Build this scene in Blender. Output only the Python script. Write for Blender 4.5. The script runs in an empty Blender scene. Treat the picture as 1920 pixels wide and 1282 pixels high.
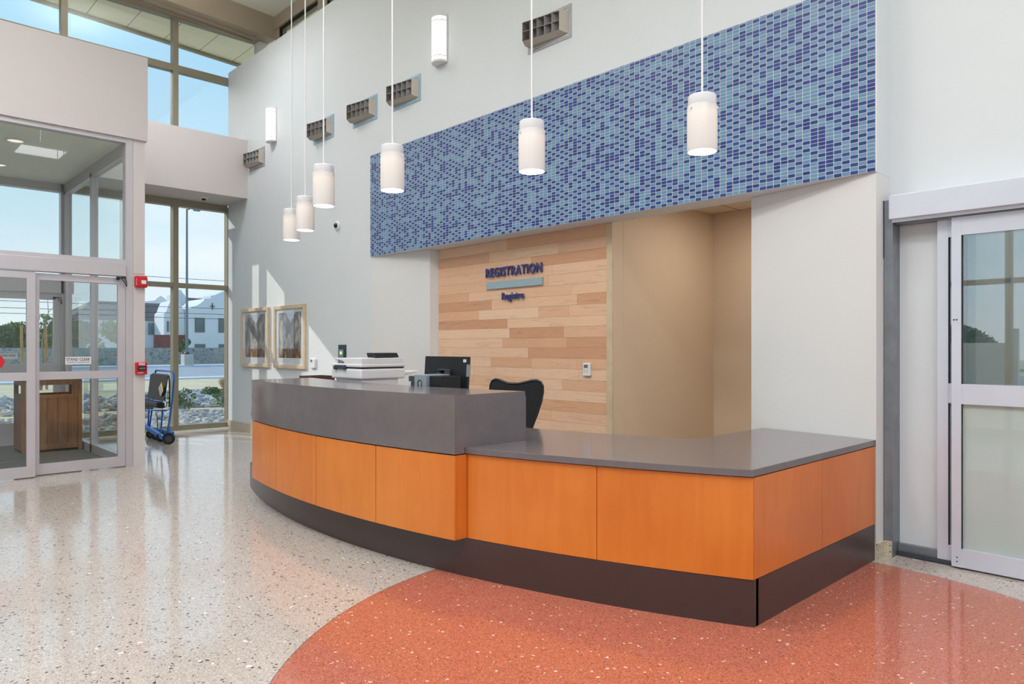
import bpy, bmesh, math, random
from mathutils import Vector, Matrix
R = random.Random(7)
S = bpy.context.scene
COL = S.collection
PI = math.pi

# ------------------------------------------------------------------ materials
def lin(c):
    return tuple((v/12.92 if v <= .04045 else ((v+.055)/1.055)**2.4) for v in [x/255 for x in c])
def newmat(name):
    m = bpy.data.materials.new(name); m.use_nodes = True
    nt = m.node_tree; nt.nodes.clear()
    out = nt.nodes.new('ShaderNodeOutputMaterial')
    return m, nt, out
def N(nt, t, **kw):
    n = nt.nodes.new(t)
    for k, v in kw.items():
        if k.startswith('i_'):
            key = k[2:]
            key = int(key) if key.isdigit() else key.replace('_', ' ')
            n.inputs[key].default_value = v
        else: setattr(n, k, v)
    return n
def ramp(nt, fac, stops, interp='LINEAR'):
    r = N(nt, 'ShaderNodeValToRGB'); r.color_ramp.interpolation = interp
    e = r.color_ramp.elements
    while len(e) > 1: e.remove(e[-1])
    e[0].position = stops[0][0]; e[0].color = (*stops[0][1], 1)
    for p, c in stops[1:]:
        q = e.new(p); q.color = (*c, 1)
    if fac is not None: nt.links.new(fac, r.inputs[0])
    return r
def math_(nt, op, a, b=None, clamp=False):
    n = N(nt, 'ShaderNodeMath', operation=op, use_clamp=clamp)
    for i, v in enumerate((a, b)):
        if v is None: continue
        if isinstance(v, (int, float)): n.inputs[i].default_value = v
        else: nt.links.new(v, n.inputs[i])
    return n.outputs[0]
def mixc(nt, fac, a, b, blend='MIX'):
    n = N(nt, 'ShaderNodeMix', data_type='RGBA', blend_type=blend)
    for i, v in ((0, fac), (6, a), (7, b)):
        if isinstance(v, (int, float)): n.inputs[i].default_value = v
        elif isinstance(v, tuple): n.inputs[i].default_value = (*v, 1)
        else: nt.links.new(v, n.inputs[i])
    return n.outputs[2]
def princ(nt, out, **kw):
    p = N(nt, 'ShaderNodeBsdfPrincipled'); nt.links.new(p.outputs[0], out.inputs[0])
    for k, v in kw.items():
        key = k.replace('_', ' ')
        if isinstance(v, tuple): p.inputs[key].default_value = (*v, 1)
        elif isinstance(v, (int, float)): p.inputs[key].default_value = v
        else: nt.links.new(v, p.inputs[key])
    return p
def objco(nt, scale=(1, 1, 1), world=False):
    if world:
        g = N(nt, 'ShaderNodeNewGeometry'); src = g.outputs['Position']
    else:
        g = N(nt, 'ShaderNodeTexCoord'); src = g.outputs['Object']
    m = N(nt, 'ShaderNodeMapping'); m.inputs['Scale'].default_value = scale
    nt.links.new(src, m.inputs[0]); return m.outputs[0]
def simple(name, rgb, rough=.5, metal=0., var=.04, scale=6., bump=0., spec=.5, **kw):
    m, nt, out = newmat(name); c = lin(rgb)
    co = objco(nt); no = N(nt, 'ShaderNodeTexNoise', i_Scale=scale, i_Detail=4.); nt.links.new(co, no.inputs[0])
    lo = tuple(v*(1-var) for v in c); hi = tuple(min(1, v*(1+var)) for v in c)
    r = ramp(nt, no.outputs[0], [(.3, lo), (.7, hi)])
    p = princ(nt, out, Base_Color=r.outputs[0], Roughness=rough, Metallic=metal, **kw)
    p.inputs['Specular IOR Level'].default_value = spec
    if bump:
        b = N(nt, 'ShaderNodeBump', i_Strength=bump, i_Distance=.01); nt.links.new(no.outputs[0], b.inputs['Height']); nt.links.new(b.outputs[0], p.inputs['Normal'])
    return m
def emis(name, rgb, s):
    m, nt, out = newmat(name)
    e = N(nt, 'ShaderNodeEmission'); e.inputs[0].default_value = (*lin(rgb), 1); e.inputs[1].default_value = s
    nt.links.new(e.outputs[0], out.inputs[0]); return m
def glass(name, tint=(.93, .97, .96), refl=.0, ior=1.5, rough=0.):
    m, nt, out = newmat(name)
    t = N(nt, 'ShaderNodeBsdfTransparent'); t.inputs[0].default_value = (*tint, 1)
    g = N(nt, 'ShaderNodeBsdfGlossy'); g.inputs['Roughness'].default_value = rough
    f = N(nt, 'ShaderNodeFresnel', i_IOR=ior)
    fac = math_(nt, 'ADD', f.outputs[0], refl, clamp=True) if refl else f.outputs[0]
    # back faces: avoid total reflection inside the thin pane
    ge = N(nt, 'ShaderNodeNewGeometry')
    fac = math_(nt, 'MULTIPLY', fac, math_(nt, 'SUBTRACT', 1., ge.outputs['Backfacing']))
    mx = N(nt, 'ShaderNodeMixShader'); nt.links.new(fac, mx.inputs[0])
    nt.links.new(t.outputs[0], mx.inputs[1]); nt.links.new(g.outputs[0], mx.inputs[2]); nt.links.new(mx.outputs[0], out.inputs[0])
    return m

M = {}
M['wall'] = simple('painted wall', (216, 220, 224), .6, var=.012, scale=1.5)
M['wall_white'] = simple('white wall', (221, 219, 219), .6, var=.012, scale=1.5)
M['wall_beige'] = simple('beige wall', (214, 192, 166), .6, var=.02, scale=1.2)
M['fascia'] = simple('fascia paint', (204, 196, 196), .6, var=.015, scale=1.2)
M['soffit'] = simple('soffit paint', (244, 243, 230), .65, var=.015)
M['alu'] = simple('clear anodised aluminium', (198, 192, 198), .38, .3, var=.02, scale=3)
M['alu_door'] = simple('brushed aluminium door', (214, 217, 230), .35, .25, var=.03, scale=3)
M['bronze'] = simple('champagne window frame', (150, 141, 122), .4, .25, var=.03)
M['beam'] = simple('taupe beam paint', (166, 151, 131), .45, var=.03, scale=2)
M['galv'] = simple('galvanised steel', (140, 145, 152), .42, .6, var=.12, scale=9)
M['rubber'] = simple('black rubber', (22, 22, 24), .7, var=.1)
M['black'] = simple('black plastic', (26, 28, 32), .4, var=.1)
M['darkgrey'] = simple('dark grey plastic', (62, 66, 74), .45, var=.08)
M['white_pl'] = simple('white plastic', (226, 224, 228), .4, var=.02)
M['slab'] = simple('dark grey-brown quartz', (112, 104, 107), .15, var=.05, scale=14, spec=.6)
M['plinth'] = simple('dark brown laminate plinth', (72, 54, 51), .3, var=.04, scale=5)
M['reveal'] = simple('dark reveal', (24, 14, 10), .7)
M['blue_tape'] = simple('pale blue vent flange', (150, 182, 204), .5, var=.08, scale=25)
M['grey_flange'] = simple('grey vent flange', (168, 166, 170), .45, .2, var=.08, scale=25)
M['vent'] = simple('vent metal', (176, 168, 158), .45, .2, var=.05)
M['vent_dark'] = simple('vent vane', (150, 146, 148), .5, .2, var=.1)
M['vent_in'] = simple('vent throat', (84, 80, 82), .7)
M['red_pl'] = simple('red plastic', (200, 32, 40), .35, var=.05)
M['blue_metal'] = simple('blue painted tube', (20, 92, 176), .35, .2, var=.08)
M['fabric_black'] = simple('black canvas', (24, 24, 28), .85, var=.25, scale=40, bump=.3)
M['steel'] = simple('steel', (170, 172, 176), .3, .8, var=.05)
M['sign_blue'] = simple('dark blue sign letter', (62, 70, 128), .35, var=.05)
M['sign_bar'] = simple('pale blue sign bar', (154, 176, 186), .4, var=.03)
M['frame_wood'] = simple('pale maple frame', (208, 186, 156), .45, var=.08, scale=12)
M['mat'] = simple('picture mat', (228, 232, 238), .6, var=.01)
M['yellow'] = simple('yellow tag', (240, 170, 30), .5)
M['bin_wood'] = None
M['concrete'] = simple('concrete', (196, 192, 184), .9, var=.08, scale=3)
M['asphalt'] = simple('asphalt', (168, 170, 172), .9, var=.06, scale=.7)
M['kerb'] = simple('kerb concrete', (218, 222, 226), .85, var=.05, scale=2)
M['stucco'] = simple('white stucco', (226, 230, 236), .9, var=.03, scale=.6)
M['stucco_warm'] = simple('cream stucco', (214, 206, 200), .9, var=.03, scale=.6)
M['rooftile'] = simple('brown roof tiles', (128, 112, 104), .9, var=.15, scale=3)
M['redwall'] = simple('terracotta wall', (134, 84, 80), .9, var=.08)
M['win_dark'] = simple('distant window pane', (92, 116, 122), .15, var=.12, scale=.8)
M['win_trim'] = simple('distant window trim', (150, 134, 110), .7)
M['darkmetal'] = simple('dark metal', (60, 62, 64), .5, .3)
M['pole'] = simple('weathered steel pole', (118, 132, 138), .5, .3, var=.08)
M['stake'] = simple('timber stake', (190, 146, 84), .8, var=.12, scale=9)
M['bark'] = simple('pale bark', (150, 134, 118), .9, var=.2, scale=14)
M['leaf'] = simple('olive leaves', (146, 156, 96), .8, var=.35, scale=1.4)
M['leaf2'] = simple('dark green leaves', (108, 130, 84), .8, var=.35, scale=1.4)
M['straw'] = simple('dry grass', (206, 188, 150), .9, var=.15, scale=8)
M['glass'] = glass('window glass', (.975, .99, .988))
M['glass_v'] = glass('vestibule glass', (.95, .98, .975), refl=.03)
M['glass_door'] = glass('door glass', (.80, .86, .87), refl=.34)
M['glass_pic'] = glass('picture glass', (.98, .98, .98), refl=.03)
M['glass_low'] = glass('lower door glass', (.96, .98, .98), refl=.06)
M['film'] = simple('frosted film', (206, 212, 210), .35, var=.02)
M['edge'] = simple('glass edge', (110, 160, 150), .2)

def m_clearglass():
    m, nt, out = newmat('clerestory glass')
    g = N(nt, 'ShaderNodeBsdfGlass', i_IOR=1.45, i_Roughness=0.); g.inputs[0].default_value = (.96, .985, .98, 1)
    nt.links.new(g.outputs[0], out.inputs[0]); return m
M['glass_hi'] = m_clearglass()

def m_wood(name, c1, c2, rough=.35, grain=(1, 1, .05), sc=14, blotch=.5):
    m, nt, out = newmat(name)
    co = objco(nt, grain)
    n1 = N(nt, 'ShaderNodeTexNoise', i_Scale=sc, i_Detail=6., i_Distortion=.6); nt.links.new(co, n1.inputs[0])
    co2 = objco(nt); n2 = N(nt, 'ShaderNodeTexNoise', i_Scale=1.6, i_Detail=3.); nt.links.new(co2, n2.inputs[0])
    f = math_(nt, 'ADD', math_(nt, 'MULTIPLY', n1.outputs[0], 1-blotch), math_(nt, 'MULTIPLY', n2.outputs[0], blotch))
    r = ramp(nt, f, [(.36, lin(c1)), (.62, lin(c2))])
    p = princ(nt, out, Base_Color=r.outputs[0], Roughness=rough)
    return m
M['orange'] = m_wood('honey maple veneer', (212, 114, 34), (226, 132, 50), .3, (5, 5, .5), 4, .65)
M['orange2'] = m_wood('honey maple veneer darker end panel', (206, 110, 36), (220, 124, 48), .3, (5, 5, .5), 4, .65)  # slightly darker tone, used on the desk's end panels
M['bin_wood'] = m_wood('brown oak', (112, 76, 50), (150, 106, 74), .5, (5, 5, .4), 6)
M['brown'] = simple('dark brown wood', (84, 58, 46), .4, var=.1)

def m_planks():
    m, nt, out = newmat('maple planks')
    at = N(nt, 'ShaderNodeAttribute', attribute_name='tone')
    co = objco(nt, (.55, 1, 7))
    sh = N(nt, 'ShaderNodeVectorMath', operation='ADD'); nt.links.new(co, sh.inputs[0])
    mul = N(nt, 'ShaderNodeVectorMath', operation='SCALE'); nt.links.new(at.outputs['Vector'], mul.inputs[0]); mul.inputs['Scale'].default_value = 37.
    nt.links.new(mul.outputs[0], sh.inputs[1])
    n1 = N(nt, 'ShaderNodeTexNoise', i_Scale=4., i_Detail=7., i_Distortion=1.6); nt.links.new(sh.outputs[0], n1.inputs[0])
    base = ramp(nt, at.outputs['Fac'], [(0., lin((208, 156, 122))), (.35, lin((224, 176, 142))), (.7, lin((232, 188, 156))), (1., lin((239, 202, 172)))])
    g = ramp(nt, n1.outputs[0], [(.3, (.84, .80, .78)), (.48, (1, 1, 1)), (.62, (.96, .93, .90)), (.75, (1.0, .98, .96))])
    c = mixc(nt, 1., base.outputs[0], g.outputs[0], 'MULTIPLY')
    princ(nt, out, Base_Color=c, Roughness=.5)
    return m
M['planks'] = m_planks()

def m_tile():
    m, nt, out = newmat('blue mosaic tile')
    g = N(nt, 'ShaderNodeTexCoord'); s = N(nt, 'ShaderNodeSeparateXYZ'); nt.links.new(g.outputs['Object'], s.inputs[0])
    u = math_(nt, 'DIVIDE', s.outputs[0], .0521); v = math_(nt, 'DIVIDE', s.outputs[2], .0257)
    cx = N(nt, 'ShaderNodeCombineXYZ'); nt.links.new(math_(nt, 'FLOOR', u), cx.inputs[0]); nt.links.new(math_(nt, 'FLOOR', v), cx.inputs[1])
    wn = N(nt, 'ShaderNodeTexWhiteNoise', noise_dimensions='2D'); nt.links.new(cx.outputs[0], wn.inputs[0])
    # a loose checker: dark tiles tend to alternate along each column
    par = math_(nt, 'MODULO', math_(nt, 'ADD', math_(nt, 'FLOOR', u), math_(nt, 'MULTIPLY', math_(nt, 'FLOOR', v), 1.)), 2.)
    val = math_(nt, 'ADD', math_(nt, 'MULTIPLY', math_(nt, 'ABSOLUTE', par), .55), math_(nt, 'MULTIPLY', wn.outputs[0], .95))
    dark = math_(nt, 'GREATER_THAN', val, .79)
    wn2 = N(nt, 'ShaderNodeTexWhiteNoise', noise_dimensions='3D'); nt.links.new(cx.outputs[0], wn2.inputs[0])
    cl = mixc(nt, wn2.outputs[0], lin((100, 138, 168)), lin((110, 148, 177)))
    cd = mixc(nt, wn2.outputs[0], lin((38, 58, 118)), lin((48, 74, 140)))
    tile = mixc(nt, dark, cl, cd)
    fu = math_(nt, 'ABSOLUTE', math_(nt, 'SUBTRACT', math_(nt, 'FRACT', u), .5)); fv = math_(nt, 'ABSOLUTE', math_(nt, 'SUBTRACT', math_(nt, 'FRACT', v), .5))
    gm = math_(nt, 'MAXIMUM', math_(nt, 'GREATER_THAN', fu, .462), math_(nt, 'GREATER_THAN', fv, .44))
    c = mixc(nt, gm, tile, lin((198, 198, 206)))
    rg = math_(nt, 'ADD', math_(nt, 'MULTIPLY', gm, .45), .34)
    p = princ(nt, out, Base_Color=c, Roughness=rg); p.inputs['Specular IOR Level'].default_value = .3
    b = N(nt, 'ShaderNodeBump', i_Strength=.4, i_Distance=.002); nt.links.new(math_(nt, 'SUBTRACT', 1., gm), b.inputs['Height']); nt.links.new(b.outputs[0], p.inputs['Normal'])
    return m
M['tile'] = m_tile()

def chips(nt, co, scale, thr, rad):
    v = N(nt, 'ShaderNodeTexVoronoi', i_Scale=scale); nt.links.new(co, v.inputs['Vector'])
    sc = N(nt, 'ShaderNodeSeparateColor'); nt.links.new(v.outputs['Color'], sc.inputs[0])
    a = math_(nt, 'GREATER_THAN', sc.outputs[0], thr)
    rr = math_(nt, 'MULTIPLY', sc.outputs[1], rad)
    b = math_(nt, 'LESS_THAN', v.outputs['Distance'], rr)
    return math_(nt, 'MULTIPLY', a, b)
def m_floor():
    m, nt, out = newmat('polished terrazzo floor')
    g = N(nt, 'ShaderNodeNewGeometry'); P = g.outputs['Position']
    s = N(nt, 'ShaderNodeSeparateXYZ'); nt.links.new(P, s.inputs[0])
    warp = N(nt, 'ShaderNodeTexNoise', i_Scale=60., i_Detail=2.); nt.links.new(P, warp.inputs[0])
    wv = N(nt, 'ShaderNodeVectorMath', operation='SCALE'); nt.links.new(warp.outputs['Color'], wv.inputs[0]); wv.inputs['Scale'].default_value = .026
    co = N(nt, 'ShaderNodeVectorMath', operation='ADD'); nt.links.new(P, co.inputs[0]); nt.links.new(wv.outputs[0], co.inputs[1]); co = co.outputs[0]
    fine = N(nt, 'ShaderNodeTexVoronoi', i_Scale=210.); nt.links.new(P, fine.inputs['Vector'])
    fs = N(nt, 'ShaderNodeSeparateColor'); nt.links.new(fine.outputs['Color'], fs.inputs[0])
    big = N(nt, 'ShaderNodeTexNoise', i_Scale=.7, i_Detail=2.); nt.links.new(P, big.inputs[0])
    bei = ramp(nt, fs.outputs[0], [(0., lin((158, 144, 137))), (.3, lin((180, 168, 160))), (.8, lin((192, 180, 172))), (1., lin((210, 200, 194)))])
    c1 = mixc(nt, chips(nt, co, 44., .66, .38), bei.outputs[0], lin((66, 60, 58)))
    c1 = mixc(nt, chips(nt, co, 75., .70, .42), c1, lin((120, 104, 90)))
    c1 = mixc(nt, chips(nt, co, 31., .93, .3), c1, lin((240, 238, 232)))
    red = ramp(nt, fs.outputs[0], [(0., lin((140, 78, 62))), (.25, lin((174, 98, 78))), (.8, lin((190, 108, 86))), (1., lin((204, 128, 106)))])
    c2 = mixc(nt, chips(nt, co, 70., .62, .42), red.outputs[0], lin((140, 78, 62)))
    c2 = mixc(nt, chips(nt, co, 46., .82, .34), c2, lin((222, 196, 188)))
    def circ(cx, cy):
        dx = math_(nt, 'SUBTRACT', s.outputs[0], cx); dy = math_(nt, 'SUBTRACT', s.outputs[1], cy)
        return math_(nt, 'SQRT', math_(nt, 'ADD', math_(nt, 'MULTIPLY', dx, dx), math_(nt, 'MULTIPLY', dy, dy)))
    dA = math_(nt, 'SUBTRACT', circ(-1.272, 2.902), 2.193); dB = math_(nt, 'SUBTRACT', circ(-1.58, 2.80), 1.93)
    left = math_(nt, 'LESS_THAN', s.outputs[0], -2.3)
    d = N(nt, 'ShaderNodeMix', data_type='FLOAT'); nt.links.new(left, d.inputs[0]); nt.links.new(dB, d.inputs[2]); nt.links.new(dA, d.inputs[3]); d = d.outputs[0]
    c = mixc(nt, math_(nt, 'LESS_THAN', d, 0.), c1, c2)
    strip = math_(nt, 'LESS_THAN', math_(nt, 'ABSOLUTE', d), .0022)
    c = mixc(nt, strip, c, lin((110, 98, 90)))
    rn = N(nt, 'ShaderNodeTexNoise', i_Scale=2.2, i_Detail=3.); nt.links.new(P, rn.inputs[0])
    rough = math_(nt, 'ADD', math_(nt, 'MULTIPLY', rn.outputs[0], .06), .07)
    p = princ(nt, out, Base_Color=c, Roughness=rough); p.inputs['Specular IOR Level'].default_value = .65
    b = N(nt, 'ShaderNodeBump', i_Strength=.05, i_Distance=.01)
    bn = N(nt, 'ShaderNodeTexNoise', i_Scale=5., i_Detail=2.); nt.links.new(P, bn.inputs[0])
    nt.links.new(bn.outputs[0], b.inputs['Height']); nt.links.new(b.outputs[0], p.inputs['Normal'])
    return m
M['floor'] = m_floor()
def m_terr_base():
    m, nt, out = newmat('terrazzo base'); co = objco(nt)
    fine = N(nt, 'ShaderNodeTexVoronoi', i_Scale=190.); nt.links.new(co, fine.inputs['Vector'])
    fs = N(nt, 'ShaderNodeSeparateColor'); nt.links.new(fine.outputs['Color'], fs.inputs[0])
    bei = ramp(nt, fs.outputs[0], [(0., lin((176, 162, 140))), (1., lin((222, 212, 190)))])
    c = mixc(nt, chips(nt, co, 70., .65, .45), bei.outputs[0], lin((100, 88, 76)))
    princ(nt, out, Base_Color=c, Roughness=.3); return m
M['tbase'] = m_terr_base()

def m_lines(name, rgb, line, per, axis, w=.012, rough=.6):
    """painted surface with joint lines every per metres along an axis of the object (0,1,2)"""
    m, nt, out = newmat(name); co = objco(nt); s = N(nt, 'ShaderNodeSeparateXYZ'); nt.links.new(co, s.inputs[0])
    f = None
    for a, pr in zip(axis, per):
        fr = math_(nt, 'LESS_THAN', math_(nt, 'FRACT', math_(nt, 'DIVIDE', s.outputs[a], pr)), w/pr)
        f = fr if f is None else math_(nt, 'MAXIMUM', f, fr)
    c = mixc(nt, f, lin(rgb), lin(line)); princ(nt, out, Base_Color=c, Roughness=rough); return m
M['ceil_tile'] = m_lines('ceiling tile', (212, 198, 176), (150, 136, 116), (.61, .61), (0, 1), .02)
M['ext_panel'] = m_lines('exterior soffit panel', (248, 243, 222), (150, 144, 126), (.606,), (1,), .012)
M['mat_floor'] = m_lines('ribbed entrance mat', (104, 102, 98), (74, 72, 70), (.035,), (0,), .012, .95)
M['int_ceiling'] = simple('cream ceiling', (236, 235, 222), .7, var=.02, scale=1.)

def m_sand():
    m, nt, out = newmat('sandy ground'); co = objco(nt, world=True)
    n1 = N(nt, 'ShaderNodeTexNoise', i_Scale=3., i_Detail=8.); nt.links.new(co, n1.inputs[0])
    r = ramp(nt, n1.outputs[0], [(.3, lin((206, 182, 142))), (.6, lin((232, 210, 170)))])
    p = princ(nt, out, Base_Color=r.outputs[0], Roughness=.95)
    b = N(nt, 'ShaderNodeBump', i_Strength=.6, i_Distance=.05); nt.links.new(n1.outputs[0], b.inputs['Height']); nt.links.new(b.outputs[0], p.inputs['Normal'])
    return m
M['sand'] = m_sand()
def m_stonewall():
    m, nt, out = newmat('fieldstone wall'); co = objco(nt)
    v = N(nt, 'ShaderNodeTexVoronoi', i_Scale=3.2); nt.links.new(co, v.inputs['Vector'])
    e = N(nt, 'ShaderNodeTexVoronoi', i_Scale=3.2, feature='DISTANCE_TO_EDGE'); nt.links.new(co, e.inputs['Vector'])
    s = N(nt, 'ShaderNodeSeparateColor'); nt.links.new(v.outputs['Color'], s.inputs[0])
    r = ramp(nt, s.outputs[0], [(0., lin((124, 128, 130))), (.5, lin((154, 154, 148))), (1., lin((182, 168, 146)))])
    c = mixc(nt, math_(nt, 'LESS_THAN', e.outputs['Distance'], .06), r.outputs[0], lin((172, 174, 170)))
    princ(nt, out, Base_Color=c, Roughness=.9); return m
M['stonewall'] = m_stonewall()
def m_rock(name, a, b):
    m, nt, out = newmat(name); oi = N(nt, 'ShaderNodeObjectInfo'); co = objco(nt)
    n1 = N(nt, 'ShaderNodeTexNoise', i_Scale=9., i_Detail=6.); nt.links.new(co, n1.inputs[0])
    r = ramp(nt, oi.outputs['Random'], [(0., lin(a)), (.6, lin(b)), (.9, lin((236, 232, 226))), (1., lin((190, 156, 140)))])
    g = ramp(nt, n1.outputs[0], [(.3, (.72, .72, .72)), (.7, (1, 1, 1))])
    c = mixc(nt, 1., r.outputs[0], g.outputs[0], 'MULTIPLY'); princ(nt, out, Base_Color=c, Roughness=.85); return m
M['rock'] = m_rock('river rock', (176, 176, 176), (214, 210, 204))
def m_art(seed):
    m, nt, out = newmat('landscape print %s' % 'ab'[seed]); g = N(nt, 'ShaderNodeTexCoord'); s = N(nt, 'ShaderNodeSeparateXYZ'); nt.links.new(g.outputs['Object'], s.inputs[0])
    n1 = N(nt, 'ShaderNodeTexNoise', i_Scale=3.4, i_Detail=7., i_Distortion=.8)
    mp = N(nt, 'ShaderNodeMapping'); mp.inputs['Location'].default_value = (seed*7.3, 0, 0); mp.inputs['Scale'].default_value = (1.5, 1, 1)
    nt.links.new(g.outputs['Object'], mp.inputs[0]); nt.links.new(mp.outputs[0], n1.inputs[0])
    n2 = N(nt, 'ShaderNodeTexNoise', i_Scale=16., i_Detail=6.); mp2 = N(nt, 'ShaderNodeMapping'); mp2.inputs['Scale'].default_value = (1, 1, .25)
    nt.links.new(g.outputs['Object'], mp2.inputs[0]); nt.links.new(mp2.outputs[0], n2.inputs[0])
    # valley: sky opens as a V at the top
    v = math_(nt, 'SUBTRACT', s.outputs[2], math_(nt, 'ADD', .12, math_(nt, 'ADD', math_(nt, 'MULTIPLY', math_(nt, 'ABSOLUTE', math_(nt, 'SUBTRACT', s.outputs[0], .03)), .95), math_(nt, 'MULTIPLY', n1.outputs[0], .18))))
    cliff = ramp(nt, n1.outputs[0], [(.36, lin((92, 94, 104))), (.5, lin((132, 132, 138))), (.57, lin((228, 220, 204))), (.64, lin((140, 138, 142)))])
    cliff = mixc(nt, .45, cliff.outputs[0], ramp(nt, n2.outputs[0], [(.3, lin((88, 90, 100))), (.7, lin((186, 186, 188)))]).outputs[0])
    low = ramp(nt, n2.outputs[0], [(.32, lin((60, 46, 40))), (.5, lin((140, 96, 62))), (.66, lin((200, 186, 160)))])
    isl = math_(nt, 'LESS_THAN', math_(nt, 'ADD', s.outputs[2], math_(nt, 'MULTIPLY', n2.outputs[0], .04)), -.16)
    c = mixc(nt, isl, cliff, low.outputs[0]); c = mixc(nt, math_(nt, 'GREATER_THAN', v, 0.), c, lin((196, 214, 230)))
    princ(nt, out, Base_Color=c, Roughness=.6); return m
M['art0'] = m_art(0); M['art1'] = m_art(1)
def m_shade():
    m, nt, out = newmat('lit opal glass'); 
    p = princ(nt, out, Base_Color=(.62, .6, .6), Roughness=.25)
    g = N(nt, 'ShaderNodeTexCoord'); s = N(nt, 'ShaderNodeSeparateXYZ'); nt.links.new(g.outputs['Object'], s.inputs[0])
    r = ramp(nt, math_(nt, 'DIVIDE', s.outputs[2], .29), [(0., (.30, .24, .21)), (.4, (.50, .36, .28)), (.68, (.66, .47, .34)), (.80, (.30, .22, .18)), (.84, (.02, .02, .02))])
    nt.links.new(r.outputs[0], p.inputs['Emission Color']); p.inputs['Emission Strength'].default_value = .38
    return m
M['shade'] = m_shade()
M['sconce'] = emis('lit sconce diffuser', (255, 248, 242), 2.2)
M['bulb'] = emis('lamp bulb', (255, 214, 180), 3.)
M['fill_diffuser'] = emis('fill lamp diffuser', (255, 246, 236), 1.2)  # glowing face of the added fill lamps
M['lens'] = emis('downlight lens', (255, 236, 214), 1.1)
M['lcd'] = simple('lcd', (96, 112, 104), .3)
M['green_led'] = emis('green led', (190, 255, 120), 1.5)

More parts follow.
